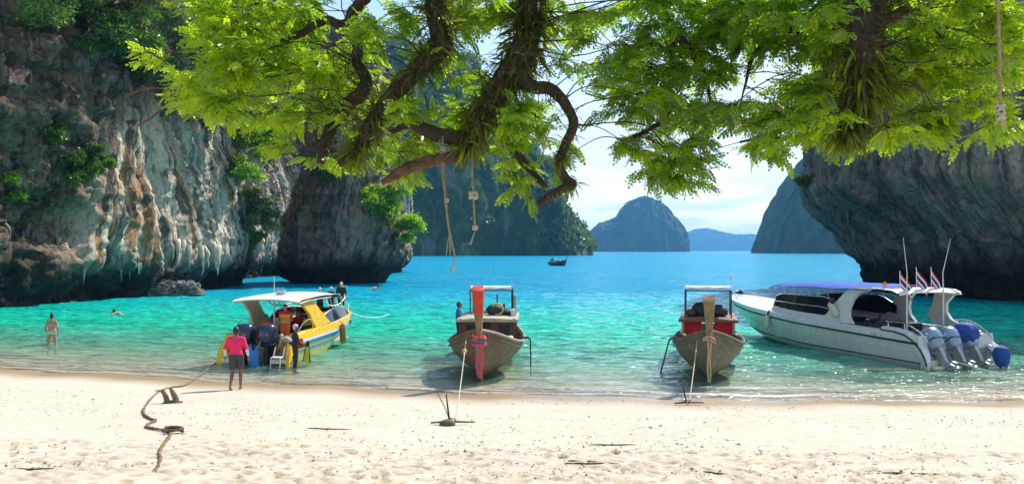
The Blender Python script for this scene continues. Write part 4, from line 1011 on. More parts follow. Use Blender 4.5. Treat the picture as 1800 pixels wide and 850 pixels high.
        for xa in (4.9, 5.9, 6.9, 7.9):
            w = np.interp(xa, [1.7, 6, 9], [1.32, 1.46, 1.28]); y0 = sgn * (gy(xa) - .36)
            mb = MB(); mb.tube([(xa, y0, 2.15), (xa + .35, sgn * (w - .05), 2.56)], .016, 6); mb.tube([(xa + .8, y0, 2.15), (xa + .4, sgn * (w - .05), 2.56)], .016, 6); mb.build('canopy_strut', STEEL, root)
    mb = MB(); P = []
    for y in np.linspace(-1, 1, 11): P.append([(8.75 + .75 * (1 - y * y), y * 1.05, gz(8.9) + .16), (8.55 + .55 * (1 - y * y), y * 1.0, 2.05)])
    mb.surf(P); mb.surf([[(q[0] - .015, q[1], q[2]) for q in r_[::-1]] for r_ in P]); mb.build('windscreen', DARK_GLASS, root, 60)
    for i, x in enumerate((3.1, 4.1, 5.1, 6.1, 7.1)):
        for y in (-.75, .75):
            mb = MB(); mb.box((x, y, .62), (.5, 1.0, .14), bev=.04); mb.box((x - .24, y, .95), (.14, 1.0, .62), bev=.05); mb.build('passenger_seat', DARKNESS, root)
    # bow fittings
    mb = MB(); mb.tube(catmull([(12.0, .85, 1.72), (12.9, .5, 1.96), (13.4, 0, 2.0), (12.9, -.5, 1.96), (12.0, -.85, 1.72)], 5), .02, 8); mb.build('bow_rail', STEEL, root)
    mb = MB(); mb.box((13.1, 0, 1.93), (.5, .16, .10), bev=.03); mb.tube([(12.9, 0, 1.97), (13.65, 0, 1.98)], .03, 8); mb.ell((13.0, .05, 2.02), (.1, .07, .06)); mb.build('bow_anchor', DARK_METAL, root)
    # fenders: one over the side, one stowed by the pillar
    mb = MB(); x = 8.4; mb.tube([(x, gy(x) + .10, .62), (x, gy(x) + .11, .70), (x, gy(x) + .11, 1.12), (x, gy(x) + .10, 1.2)], [.05, .11, .11, .05], 12); f = mb.build('fender', FENDER, root, 60)
    mb = MB(); mb.tube([(x, gy(x) + .1, 1.18), (x, gy(x) + .06, 1.30), (x, gy(x) - .02, gz(x) + .05)], .035, 6); mb.build('fender_line', BLACK, f)
    mb = MB(); mb.tube([(4.05, gy(4) - .02, 1.48), (4.1, gy(4), 1.56), (4.42, gy(4) - .02, 1.92), (4.48, gy(4) - .05, 2.0)], [.06, .13, .13, .05], 12); f = mb.build('fender', FENDER, root, 60); f['label'] = 'cream fender lashed against the arch'
    mb = MB(); mb.ell((4.32, gy(4) - .0, 2.05), (.12, .09, .12)); mb.build('fender_cap', BLACK, f)
    # engines: three in a row
    for y, lab in ((1.0, 'silver blue outboard cowl nearest the beach side'), (.24, None), (-.52, None)):
        outboard(root, y, SILVER, ALU, x=-.12, z=.62, h=.78, tilt=R(36), label=lab, w=1.08)
    def crumple(name, c, prof, sx, sy, seed):
        a = np.linspace(0, 2 * np.pi, 33)[:-1]; zz = np.linspace(0, 1, 13); pz = np.interp(zz, [p[0] for p in prof], [p[1] for p in prof]); pr = np.interp(zz, [p[0] for p in prof], [p[2] for p in prof])
        A, I = np.meshgrid(a, np.arange(13), indexing='ij'); D = np.stack([np.cos(A), np.sin(A), zz[I]], -1).reshape(-1, 3)
        f = 1 + .13 * fbm(D * np.array([2.2, 2.2, 1.2]) + seed, 3, seed, True) + .08 * np.sin(A.ravel() * 7 + 3 * D[:, 2]) * (1 - D[:, 2])
        hem = .10 * fbm(D * np.array([1.6, 1.6, 0]) + seed, 2, seed + 2)
        rows = [[] for _ in range(13)]
        for k in range(len(D)):
            i = int(I.ravel()[k]); r_ = pr[i] * f[k]; rows[i].append((c[0] + sx * r_ * D[k, 0], c[1] + sy * r_ * D[k, 1], c[2] + pz[i] + hem[k] * (1 - zz[i])))
        mb = MB(); mb.surf(rows, 0, True); mb.add(rows[-1], [list(range(32))]); mb.build(name, BLUE_COVER, root, 50)
    crumple('engine_cover', (.12, -.48, .98), [(0, -.10, .38), (.3, .08, .42), (.6, .30, .40), (.85, .47, .28), (1, .53, .10)], 1.1, .92, 3)
    crumple('blue_drape', (-.92, -.98, .42), [(0, -.34, .16), (.25, -.12, .24), (.55, .12, .27), (.85, .30, .19), (1, .36, .05)], .95, 1.0, 8)
    mb = MB()
    for y in (-1.12, -1.4): mb.tube([(-.3, y, .75), (-.75, y, .6), (-.85, y, -.3)], .02, 6)
    for z in (.3, .05, -.2): mb.tube([(-.83, -1.12, z), (-.83, -1.4, z)], .018, 6)
    mb.build('stern_ladder', STEEL, root)
    mb = MB(); mb.box((-.28, 0, .05), (.5, 2.9, .12), bev=.03); mb.box((-.12, 1.3, .12), (.3, .5, .34), bev=.03); mb.build('swim_platform', GEL_CREAM, root)
    # antennas, flags, beacon
    for y, top in ((1.08, (-.18, 4.45)), (-.55, (.38, 4.45))):
        mb = MB(); mb.tube([(1.12, y, 1.0), (1.12, y, 2.6)], .03, 8); mb.tube([(1.12, y, 2.6), (1.12 + top[0] * .05, y, 3.2), (1.12 - .0, y - top[0] * .9, top[1])], [.022, .018, .008], 6)
        mb.build('antenna_mast', ROPE_W, root)
    flag(root, (1.35, 1.16, 2.6), .66, .74, .50, R(-100), R(48), 'Thai striped flag nearest the beach')
    flag(root, (1.40, .38, 2.66), .72, .72, .50, R(-100), R(50), 'Thai striped flag in the middle')
    flag(root, (1.45, -.34, 2.66), .72, .72, .50, R(-100), R(56), 'Thai striped flag on the far side')
    mb = MB(); mb.tube([(2.15, 1.12, 2.62), (2.15, 1.12, 2.72)], .06, 10); be = mb.build('beacon_base', ALU, root)
    mb = MB(); mb.tube([(2.15, 1.12, 2.72), (2.15, 1.12, 2.80), (2.15, 1.12, 2.86)], [.07, .075, .04], 12); mb.build('beacon_lens', ORANGE, be)
    # maker's mark: a short dark script-like strip on the topside
    mb = MB(); x = 2.35
    for i in range(5): mb.box((x - i * .09, gy(x) + .012, .985), (.07, .012, .045), rot=(0, .25, 0))
    mb.ell((x - .62, gy(x) + .015, .975), (.025, .01, .02)); mb.build('hull_mark', TRIM_BLACK, root, 0)
    return root
SB1 = big_speedboat()

# ---- left: yellow two-engined boat
def yellow_speedboat():
    L = 8.8
    root = empty('speedboat', (-9.0, 30.55, 0.0), math.atan2(9.0, 1.10))
    tag(root, 'yellow speedboat with a white roof and two navy outboards, stern to the beach', 'speedboat')
    S = loft_hull(L, [
        (1.7, [(0, 0, -.32), (.6, 0, -.34), (.85, 0, -.1), (1, 0, .35)]),
        (1.5, [(0, 1.12, -.05), (.5, 1.14, 0), (.75, .88, .12), (.9, .45, .32), (1, .02, .6)]),
        (.75, [(0, 1.33, .52), (.5, 1.38, .60), (.75, 1.2, .72), (.9, .72, .86), (1, .05, .95)]),
        (.52, [(0, 1.38, .68), (.5, 1.43, .76), (.75, 1.26, .88), (.9, .79, 1.0), (1, .06, 1.08)]),
        (.4, [(0, 1.37, .76), (.5, 1.43, .85), (.75, 1.28, .97), (.9, .82, 1.09), (1, .07, 1.16)]),
        (.0, [(0, 1.32, .98), (.5, 1.40, 1.10), (.75, 1.27, 1.22), (.9, .84, 1.30), (1, .09, 1.34)])])
    hull_part(S, [GEL_PALEY, GEL_PALEY, GEL_BLUE, GEL_WHITE, GEL_YELLOW], root)
    strip(S, 3, 4, -.2, .05, 0, 'rub_rail', GEL_BLUE, root, off=.04)
    strip(S, 1, 2, .62, .78, 0, 'side_flash', GEL_BLUE, root, off=.012)
    G = S[:, 5]; gy = lambda x: float(np.interp(x, G[:, 0], G[:, 1])); gz = lambda x: float(np.interp(x, G[:, 0], G[:, 2]))
    mb = MB(); P = []
    for x in np.linspace(6.3, 8.76, 12): P.append([(x, gy(x) * q, gz(x) + .08 * (1 - q * q)) for q in np.linspace(-1, 1, 9)])
    mb.surf(P); mb.build('foredeck', GEL_YELLOW, root, 60)
    for sgn in (1, -1):
        P = []
        for x in np.linspace(-.0, 6.4, 16): P.append([(x, sgn * gy(x), gz(x)), (x, sgn * (gy(x) - .08), gz(x) + .03), (x, sgn * (gy(x) - .26), gz(x) + .02), (x, sgn * (gy(x) - .28), .3)])
        mb = MB(); mb.surf(P); mb.build('side_deck', GEL_WHITE if sgn > 0 else GEL_YELLOW, root, 40)
        # wing at the stern sweeping to the water
        P = []
        for (x, z, w) in [(.9, 1.06, .22), (.4, 1.02, .26), (0, .92, .28), (-.35, .70, .26), (-.6, .42, .2), (-.7, .15, .1)]:
            y0 = gy(max(x, 0)) + .01; P.append([(x, sgn * (y0 - w), z - .3), (x, sgn * (y0 - w * .8), z), (x, sgn * (y0 - w * .2), z + .01), (x, sgn * y0, z - .06), (x, sgn * y0, z - .4)])
        mb = MB(); mb.surf(P); mb.add(P[-1], [list(range(5))]); mb.build('quarter_wing', GEL_YELLOW, root, 60)
        mb = MB(); mb.tube(catmull([(1.9, sgn * 1.25, 1.1), (1.7, sgn * 1.25, 1.42), (1.0, sgn * 1.24, 1.36), (.35, sgn * 1.2, .98)], 5), .022, 8); mb.build('grab_rail', STEEL, root)
    mb = MB(); mb.box((3.2, 0, .30), (6.4, 2.4, .06)); mb.build('cockpit_floor', plain('cockpit_sole', (.42, .40, .34), .7), root)
    mb = MB(); mb.prism([(.0, -.1), (.5, -.1), (.55, .55), (.35, .72), (.0, .5)], 'y', -1.1, 1.1); mb.build('transom_well', GEL_CREAM, root, 30)
    for (py_, sy_) in ((-.95, .62), (.95, .5)):
        mb = MB(); mb.box((-.33, py_, .12), (.66, sy_, .16), bev=.03); mb.build('swim_platform', GEL_CREAM, root)
    # arches: leaning pillars; port cream, starboard yellow
    pil = [(.55, 2.20), (.70, 2.26), (1.9, 2.24), (2.2, 2.1), (2.9, 1.62), (3.75, 1.15), (2.2, 1.07), (1.95, 1.28), (1.70, 1.62), (1.05, 2.02)]
    pil2 = [(.62, 2.20), (.70, 2.26), (1.9, 2.24), (2.3, 1.95), (3.0, 1.60), (4.0, 1.15), (1.6, 1.07), (1.0, 1.30), (1.05, 1.62), (.75, 2.0)]
    for sgn, pl, m in ((1, pil, GEL_CREAM), (-1, pil, GEL_YELLOW)):
        V = []; n = len(pl)
        for th in (0, -.10):
            for (x, z) in pl: V.append((x, sgn * (gy(x) - .08 + th - .12 * max(0, z - 1.1)), z))
        mb = MB(); mb.add(V, [list(range(n)), list(range(2 * n - 1, n - 1, -1))] + [[i, i + n, (i + 1) % n + n, (i + 1) % n] for i in range(n)]); mb.build('arch_side', m, root, 40)
    mb = MB(); P = []
    for (x, z) in ((.45, 2.22), (.6, 2.30), (1.5, 2.34), (3.0, 2.36), (4.4, 2.32), (5.2, 2.22), (5.35, 2.16), (5.2, 2.12), (4.0, 2.24), (1.5, 2.24), (.55, 2.17), (.45, 2.22)):
        P.append([(x, y, z - .10 * (abs(y) / 1.28) ** 2.4) for y in np.linspace(-1.28, 1.28, 11)])
    mb.surf(P); mb.build('roof', CANVAS_W, root, 60)
    # windscreen band
    for sgn in (1, -1):
        P = []
        for x in np.linspace(3.2, 7.7, 13):
            zt = np.interp(x, [3.2, 4.2, 5.6, 6.8, 7.7], [1.25, 1.58, 1.66, 1.55, 1.42]); P.append([(x, sgn * (gy(x) - .14), gz(x) + .02), (x - .1, sgn * (gy(x) - .30), zt)])
        mb = MB(); mb.surf(P); mb.surf([[(q[0], q[1] - sgn * .012, q[2]) for q in r_[::-1]] for r_ in P]); mb.build('side_window', BLUE_GLASS, root, 60)
        mb = MB(); mb.tube([r_[1] for r_ in P], .026, 6); mb.build('window_rail', ROPE_W, root)
        mb = MB(); mb.tube(catmull([(3.3, sgn * 1.15, 2.12), (3.9, sgn * 1.18, 1.82), (5.2, sgn * 1.12, 1.74), (6.6, sgn * .95, 1.95), (7.0, sgn * .8, 2.02)], 6), .026, 8); mb.build('canopy_tube', ROPE_W, root)
        for x in (4.6, 5.9): mb = MB(); mb.tube([(x, sgn * 1.1, 1.65), (x - .5, sgn * 1.12, 2.2)], .02, 6); mb.build('canopy_strut', ROPE_W, root)
    mb = MB(); P = []
    for y in np.linspace(-1, 1, 11): P.append([(7.0 + .8 * (1 - y * y), y * 1.0, 1.30), (6.6 + .6 * (1 - y * y), y * .85, 1.5)])
    mb.surf(P); mb.surf([[(q[0] - .015, q[1], q[2]) for q in r_[::-1]] for r_ in P]); mb.build('windscreen', BLUE_GLASS, root, 60)
    mb = MB(); mb.tube(catmull([(7.7, .75, 1.28), (8.1, .60, 1.62), (8.65, 0, 1.68), (8.1, -.60, 1.62), (7.7, -.75, 1.28)], 6), .022, 8)
    for s in (-1, 1): mb.tube([(8.1, s * .60, 1.62), (8.1, s * .55, 1.30)], .018, 6)
    mb.build('bow_rail', ROPE_W, root)
    for x in (2.2, 3.2, 4.2, 5.2):
        for y in (.72, -.72):
            mb = MB(); mb.box((x, y, .6), (.48, .8, .14), bev=.04); mb.box((x + .22, y, .88), (.12, .8, .5), bev=.05); mb.build('passenger_seat', DARKNESS, root)
    mb = MB(); mb.prism([(5.6, .3), (6.4, .3), (6.4, 1.15), (5.75, 1.3), (5.5, 1.0)], 'y', -1.0, .9); mb.build('dashboard', DARKNESS, root, 30)
    outboard(root, .42, NAVY, BLACK, x=-.30, z=.60, h=.80, tilt=R(4), w=1.25); outboard(root, -.40, NAVY, BLACK, x=-.30, z=.60, h=.80, tilt=R(4), w=1.25)
    # blue plastic cover over the second engine's leg
    mb = MB(); rows = []
    for zz, r_ in ((-.12, .17), (.1, .20), (.30, .23), (.46, .21), (.58, .12)):
        rows.append([(-.74 + r_ * (.7 + .14 * math.sin(6 * a + 5 * zz)) * math.cos(a), -.10 + r_ * (1 + .12 * math.sin(5 * a)) * math.sin(a) + .10 * zz, zz + .06 * math.sin(3 * a) + (.20 * max(0, math.sin(a)) if zz > .4 else 0)) for a in np.linspace(0, 6.283, 15)[:-1]])
    mb.surf(rows, 0, True); mb.build('blue_engine_bag', BLUE_SACK, root, 60)
    mb = MB(); mb.tube([(-.78, -.12, .45), (-.72, -.25, .72), (-.55, -.28, .88)], .03, 6); mb.build('bag_strap', BLUE_SACK, root)
    # folding ladder at the stern
    mb = MB()
    for y in (-.78, -1.12): mb.tube([(-.55, y, .62), (-.72, y, .30), (-.95, y, .28), (-1.02, y, -.28)], .022, 8)
    for z in (.12, -.1): mb.tube([(-.98, -.78, z), (-.98, -1.12, z)], .02, 6)
    mb.box((-.82, -.95, .30), (.3, .36, .04), bev=.01); mb.build('stern_ladder', ROPE_W, root)
    for x, z in ((4.7, .6), (7.3, .90)):
        n_ = .42 if x < 6 else .12; mb = MB(); y = -float(np.interp(x, S[:, 3, 0], S[:, 3, 1])) - .12
        mb.tube([(x, y, z - n_), (x, y, z - n_ + .1), (x, y, z + n_ - .1), (x, y, z + n_)], [.05, .13, .13, .05], 12); f = mb.build('fender', FENDER_B, root, 60)
        mb = MB(); mb.tube([(x, y, z + n_), (x, -gy(x) + .02, gz(x) + .03)], .016, 6); mb.build('fender_line', ROPE, f)
    mb = MB(); mb.tube([(1.35, .05, 1.0), (1.35, .05, 2.35)], .035, 8); mb.tube([(1.35, .05, 2.35), (1.35, .05, 3.05)], [.02, .01], 6); mb.build('antenna_mast', ROPE_W, root)
    mb = MB(); mb.box((1.6, -.12, 2.42), (.3, .3, .16), bev=.03); mb.tube([(1.6, -.2, 2.4), (1.6, -.2, 2.62)], .02, 6); mb.tube([(1.6, 0, 2.4), (1.6, 0, 2.6)], .02, 6); mb.build('roof_light_rack', ALU, root)
    return root
SB2 = yellow_speedboat()
# ------------------------------------------------------------------ people
SKIN_L = plain('tanned_skin', (0.42, 0.23, 0.14), 0.55, var=0.08, scale=5)
SKIN_D = plain('dark_skin', (0.20, 0.10, 0.058), 0.5, var=0.1, scale=5)
HAIR = plain('black_hair', (0.018, 0.014, 0.012), 0.5, var=0.4, scale=30, bump=0.5, bscale=60)
HAIR_W = plain('pale_cap_cloth', (0.62, 0.60, 0.55), 0.8, var=0.15)
MAGENTA = plain('pink_shirt_cloth', (0.78, 0.02, 0.13), 0.8, var=0.12, scale=6, bump=0.3, bscale=10)
SLEEVE = plain('pale_sleeve_cloth', (0.62, 0.60, 0.56), 0.8, var=0.1)
SHORTS = plain('dark_shorts_cloth', (0.045, 0.055, 0.05), 0.85, var=0.25)
BIKINI = plain('mint_bikini_cloth', (0.50, 0.60, 0.46), 0.8, var=0.12)
WETSUIT = plain('black_wetsuit', (0.02, 0.02, 0.024), 0.7, var=0.3)
BLUE_SHIRT = plain('blue_shirt_cloth', (0.02, 0.12, 0.27), 0.85, var=0.2)
NEON = plain('neon_yellow_fin', (0.62, 0.66, 0.04), 0.5, var=0.15)

def to_mesh(mb, voxel, smooth_it=5):
    me = bpy.data.meshes.new('tmp'); me.from_pydata(mb.v, [], mb.f); me.update()
    o = bpy.data.objects.new('tmp', me); col.objects.link(o)
    m = o.modifiers.new('r', 'REMESH'); m.mode = 'VOXEL'; m.voxel_size = voxel
    q = o.modifiers.new('s', 'SMOOTH'); q.factor = 0.5; q.iterations = smooth_it
    dg = bpy.context.evaluated_depsgraph_get()
    out = bpy.data.meshes.new_from_object(o.evaluated_get(dg))
    bpy.data.objects.remove(o); bpy.data.meshes.remove(me)
    return out
def cut(me, co, no):
    bm = bmesh.new(); bm.from_mesh(me)
    bmesh.ops.bisect_plane(bm, geom=list(bm.verts) + list(bm.edges) + list(bm.faces), plane_co=co, plane_no=no, clear_outer=True)
    bm.to_mesh(me); bm.free()

BASE = dict(pel=(0, 0, .96), waist=(0, .0, 1.10), chest=(0, 0, 1.28), neck=(0, -.01, 1.46), head=(0, .02, 1.61),
            shL=(-.185, 0, 1.41), shR=(.185, 0, 1.41), elL=(-.25, -.03, 1.13), elR=(.25, -.03, 1.13), wrL=(-.27, .06, .90), wrR=(.27, .06, .90),
            hipL=(-.09, 0, .92), hipR=(.09, 0, .92), knL=(-.10, .02, .49), knR=(.10, .02, .49), anL=(-.10, -.02, .08), anR=(.10, -.02, .08))
def person(label, loc, rz, pose=None, skin=SKIN_D, clothes=(), hair=HAIR, hair_style='short', scale=1.0, female=False, voxel=.011, group=None, turn=0.0, feet=True, wide=1.0, sink=None):
    """faces +y; one continuous body; hair and clothes are its children"""
    J = {k: Vector(v) for k, v in BASE.items()}
    for k, v in (pose or {}).items(): J[k] = Vector(v)
    root = empty('person', loc, rz); root.scale = (scale,) * 3
    tag(root, label, 'person', group)
    W = (0.92 if female else 1.0) * wide
    def limbs(mb, g=0.0, parts='tlaf'):
        hx = (J['shR'] - J['shL']).normalized()
        if 't' in parts:
            hw = (.105 if female else .085) * wide
            for s in (-1, 1):
                mb.capsule(J['pel'] + hx * s * hw * .75, J['waist'] + hx * s * .055 * W, .108 * W + g, .088 * W + g)
                mb.capsule(J['waist'] + hx * s * .06 * W, J['chest'] + hx * s * .075 * W, .088 * W + g, .112 * W + g)
                sh = J['shL'] if s < 0 else J['shR']
                mb.capsule(J['chest'] + hx * s * .08 * W, sh * .8 + J['neck'] * .2 - Vector((0, 0, .02)), .108 * W + g, .07 * W + g)
                mb.capsule(J['neck'] - Vector((0, 0, .05)), sh, .05 + g, .055 * W + g)
        if 'a' in parts:
            for s in 'LR': mb.capsule(J['sh' + s], J['el' + s], .052 * W + g, .040 * W + g)
        if 'f' in parts:
            for s in 'LR': mb.capsule(J['el' + s], J['wr' + s], .040 * W + g, .026 * W + g)
        if 'l' in parts:
            for s in 'LR':
                mb.capsule(J['hip' + s], J['kn' + s], .090 * (1.02 if female else 1) + g, .057 + g)
        if 'c' in parts:
            for s in 'LR':
                mid = J['kn' + s].lerp(J['an' + s], .3) + Vector((0, -.012, 0))
                mb.capsule(J['kn' + s], mid, .055 + g, .056 + g); mb.capsule(mid, J['an' + s], .055 + g, .034 + g)
    mb = MB(); limbs(mb, 0, 'tlafc')
    nk, hd = J['neck'], J['head']
    mb.capsule(nk - Vector((0, 0, .04)), nk.lerp(hd, .55), .056 * W, .052 * W)
    f = Vector((math.sin(turn) * -1, math.cos(turn), 0)); sd = Vector((f.y, -f.x, 0))
    mb.ell(hd + f * -.005 + Vector((0, 0, .015)), (.075, .093, .098), 14, 10, rot=(0, 0, turn))
    mb.ell(hd + f * .025 - Vector((0, 0, .055)), (.055, .065, .062), 12, 8, rot=(0, 0, turn))
    mb.capsule(hd + f * .088 + Vector((0, 0, .012)), hd + f * .108 - Vector((0, 0, .022)), .011, .016, 8)
    for s in (-1, 1):
        mb.ell(hd + sd * s * .077 - f * .008, (.012, .022, .032), 8, 6, rot=(0, 0, turn))
        mb.ell(hd + f * .082 + sd * s * .03 + Vector((0, 0, .03)), (.022, .012, .009), 8, 6, rot=(0, 0, turn))
    mb.capsule(hd + f * .083 - sd * .018 - Vector((0, 0, .056)), hd + f * .083 + sd * .018 - Vector((0, 0, .056)), .011, .011, 8)
    for s in 'LR':                                             # hands: palm, four bent fingers, thumb at the side
        w = J['wr' + s]; d = (w - J['el' + s]).normalized(); inn = Vector((1 if s == 'L' else -1, .25, 0)); inn = (inn - d * inn.dot(d)).normalized(); fw = d.cross(inn).normalized()
        if fw.y < 0 and abs(fw.y) > .2: fw = -fw
        pc = w + d * .05; mb.capsule(w + d * .015 + fw * .018, pc + d * .03 + fw * .02, .020, .021, 8); mb.capsule(w + d * .015 - fw * .018, pc + d * .03 - fw * .02, .019, .020, 8)
        for q, ln in ((-.033, .058), (-.011, .074), (.011, .080), (.033, .070)):
            a = pc + d * .042 + fw * q; b = a + d * ln * .55 + inn * .010; c = b + d * ln * .40 + inn * .026
            mb.capsule(a, b, .0105, .0095, 6); mb.capsule(b, c, .0095, .008, 6)
        a = w + d * .025 + fw * .030; b = a + d * .030 + fw * .026 + inn * .008; mb.capsule(a, b, .0125, .011, 6); mb.capsule(b, b + d * .030 + inn * .01, .011, .009, 6)
    if feet:
        for s in 'LR':
            a = J['an' + s]; dr = (a - J['kn' + s]).normalized()
            fd = Vector((0, 1, 0)); fd = (fd - dr * fd.dot(dr)); fd = fd.normalized() if fd.length > .2 else Vector((0, 0, -1))
            b = a + dr * .045
            mb.capsule(b - fd * .045, b + fd * .12, .034, .030); mb.capsule(b + fd * .10 + Vector((-.022, 0, 0)), b + fd * .165 + Vector((-.02, 0, -.006)), .024, .016, 8); mb.capsule(b + fd * .10 + Vector((.022, 0, 0)), b + fd * .160 + Vector((.022, 0, -.006)), .024, .015, 8)
    body = link_mesh('body', to_mesh(mb, voxel), skin, root, 180)
    ey = MB()
    for s in (-1, 1): ey.ell(hd + f * .090 + sd * s * .030 + Vector((0, 0, .014)), (.011, .006, .007), 8, 6, rot=(0, 0, turn))
    for s in (-1, 1):
        e1 = MB(); e1.ell(hd + f * .089 + sd * s * .030 + Vector((0, 0, .014)), (.011, .007, .007), 8, 6, rot=(0, 0, turn)); e1.build('eye', BLACK, body, 180)
    if hair is not None:
        h = MB(); h.ell(hd - f * .012 + Vector((0, 0, .034)), (.086, .101, .096), 16, 10, rot=(0, 0, turn)); h.ell(hd - f * .04 - Vector((0, 0, .01)), (.078, .07, .085), 14, 8, rot=(0, 0, turn))
        if hair_style == 'bun': h.ell(hd - f * .06 + Vector((0, 0, .125)), (.05, .05, .045), 12, 8)
        if hair_style == 'cap': h.ell(hd + f * .10 + Vector((0, 0, .05)), (.065, .06, .012), 12, 6, rot=(0, 0, turn))
        me = to_mesh(h, .014, 3); cut(me, hd + f * .05 + Vector((0, 0, .045)), f * .85 - Vector((0, 0, .55)))
        link_mesh('cap' if hair_style == 'cap' else 'hair', me, hair, root, 180)
    for (nm, parts, g, m, cuts) in clothes:
        c = MB(); limbs(c, g, parts); me = to_mesh(c, max(voxel, .013), 3)
        for co, no in cuts: cut(me, Vector(co), Vector(no))
        me = me; link_mesh(nm, me, m, root, 180)
    return root, J

# man in a pink shirt walking up the beach, seen from behind
pm = on_beach(415, 684)
WALK = dict(anL=(-.10, -.24, .13), knL=(-.10, .03, .49), anR=(.09, .15, .08), knR=(.10, .14, .50), wrL=(-.30, .02, .90), wrR=(.31, .06, .90), elL=(-.29, -.04, 1.14), elR=(.29, -.05, 1.14), shL=(-.185, 0, 1.395), shR=(.185, 0, 1.395))
person('man in a bright pink shirt and dark shorts walking on the sand, seen from behind', pm, R(6), WALK, SKIN_D,
       [('shirt', 'ta', .013, MAGENTA, [((0, 0, .88), (0, 0, -1))]), ('sleeve', 'f', .008, SLEEVE, [((0, 0, .93), (0, 0, -1))]), ('shorts', 'tl', .026, SHORTS, [((0, 0, .56), (0, 0, -1)), ((0, 0, .98), (0, 0, 1))])],
       scale=1.02, voxel=.0095, wide=1.0)
# woman standing in the shallows
pw = at(91, 612, 36.2); pw.z = float(beach_z(pw.x, pw.y))
STAND_W = dict(wrL=(-.22, .10, .90), wrR=(.23, .10, .90), elL=(-.24, -.05, 1.13), elR=(.25, -.05, 1.13), shL=(-.165, 0, 1.40), shR=(.165, 0, 1.40), anL=(-.15, .0, .08), anR=(.15, 0, .08), knL=(-.13, .02, .49), knR=(.13, .02, .49))
person('woman in a mint bikini standing knee deep in the sea, hair in a bun', pw, R(8), STAND_W, SKIN_L,
       [('bikini_bottom', 'tl', .010, BIKINI, [((0, 0, .86), (0, 0, -1)), ((0, 0, 1.0), (0, 0, 1))]), ('bikini_top', 't', .006, BIKINI, [((0, 0, 1.225), (0, 0, -1)), ((0, 0, 1.25), (0, 0, 1))])],
       hair_style='bun', scale=1.01, female=True, voxel=.0095)
# swimmer left
SWIM = dict(pel=(0, -.55, .92), waist=(0, -.40, 1.0), chest=(0, -.18, 1.10), neck=(0, -.02, 1.18), head=(0, .10, 1.28), shL=(-.18, -.04, 1.14), shR=(.18, -.04, 1.14), elL=(-.42, .05, 1.08), elR=(.42, .10, 1.08), wrL=(-.60, .25, 1.12), wrR=(.55, .32, 1.10),
            hipL=(-.09, -.6, .9), hipR=(.09, -.6, .9), knL=(-.12, -1.0, .78), knR=(.12, -1.0, .82), anL=(-.12, -1.4, .85), anR=(.12, -1.4, .75))
p_ = at(203, 549.5, 54); person('swimmer with only head and shoulders above the emerald water', (p_.x, p_.y, -1.10), R(100), SWIM, SKIN_L, [], scale=1.0, voxel=.02)
# snorkeller by the free-standing rock
p_ = at(662, 511, 85); person('snorkeller floating face down near the dark free-standing rock', (p_.x, p_.y, -1.02), R(-80), dict(SWIM, head=(0, .14, 1.16), neck=(0, -.0, 1.14)), SKIN_L, [('shirt', 't', .012, HAIR_W, [])], scale=1.15, voxel=.02)
p_ = at(601, 504, 94); person('swimmer far off whose head shows behind the bow of the yellow boat', (p_.x, p_.y, -1.10), R(20), SWIM, SKIN_L, [], scale=1.0, voxel=.022, hair=HAIR_W)

# diver standing in the water beside the yellow boat
p_ = at(519, 640, 30.2); z0 = float(beach_z(p_.x, 29.6))
dv, J = person('diver in black wetsuit standing in the shallows by the yellow boat', ((519 - 900) / FPX * 29.5, 29.5, z0), R(-70), dict(wrR=(.10, .30, 1.02), elR=(.26, .10, 1.12), wrL=(-.12, .28, 1.0), elL=(-.26, .08, 1.12)), SKIN_D,
       [('wetsuit', 'tlac', .010, WETSUIT, [])], hair=HAIR_W, hair_style='cap', scale=.98, voxel=.012)
def fin(loc, rot, label):
    r = empty('swim_fin', loc); r.rotation_euler = rot; tag(r, label, 'swim fin', 'swim fins held by the diver')
    mb = MB(); P = []
    for i in range(9):
        t = i / 8; w = .085 + .045 * t; P.append([(-w, .015, -t * .55), (-w * .4, .0, -t * .55 - .01), (w * .4, 0, -t * .55 - .01), (w, .015, -t * .55)])
    mb.surf(P); mb.surf([[(q[0], q[1] + .012, q[2]) for q in r_[::-1]] for r_ in P]); mb.build('fin_blade', NEON, r, 60)
    mb = MB(); mb.ell((0, .03, .07), (.06, .045, .13), 10, 8); mb.build('foot_pocket', WETSUIT, r, 60)
    for s in (-1, 1):
        mb = MB(); mb.tube([(s * .085, .01, 0), (s * .13, .01, -.55)], .013, 6); mb.build('fin_rail', WETSUIT, r, 60)
M_ = Matrix.Rotation(R(-70), 4, 'Z')
h1 = Vector(dv.location) + (M_ @ Vector((.06, .40, .92))); fin(h1, (0, .1, R(-20)), 'neon yellow swim fin held nearer the camera by the diver')
h2 = Vector(dv.location) + (M_ @ Vector((-.10, .42, .90))); fin(h2, (0, -.05, R(-40)), 'neon yellow swim fin held behind the other by the diver')
r = empty('life_vest', Vector(dv.location) + (M_ @ Vector((-.30, .18, 1.0)))); tag(r, 'orange life vest hanging on the arm of the diver in black', 'life vest')
mb = MB(); mb.box((0, 0, 0), (.16, .26, .34), rot=(.2, .1, R(-60)), bev=.04); mb.build('vest_panel', VEST, r); mb = MB(); mb.box((.02, .0, -.02), (.18, .27, .04), rot=(.2, .1, R(-60)), bev=.01); mb.build('vest_belt', BLACK, r)
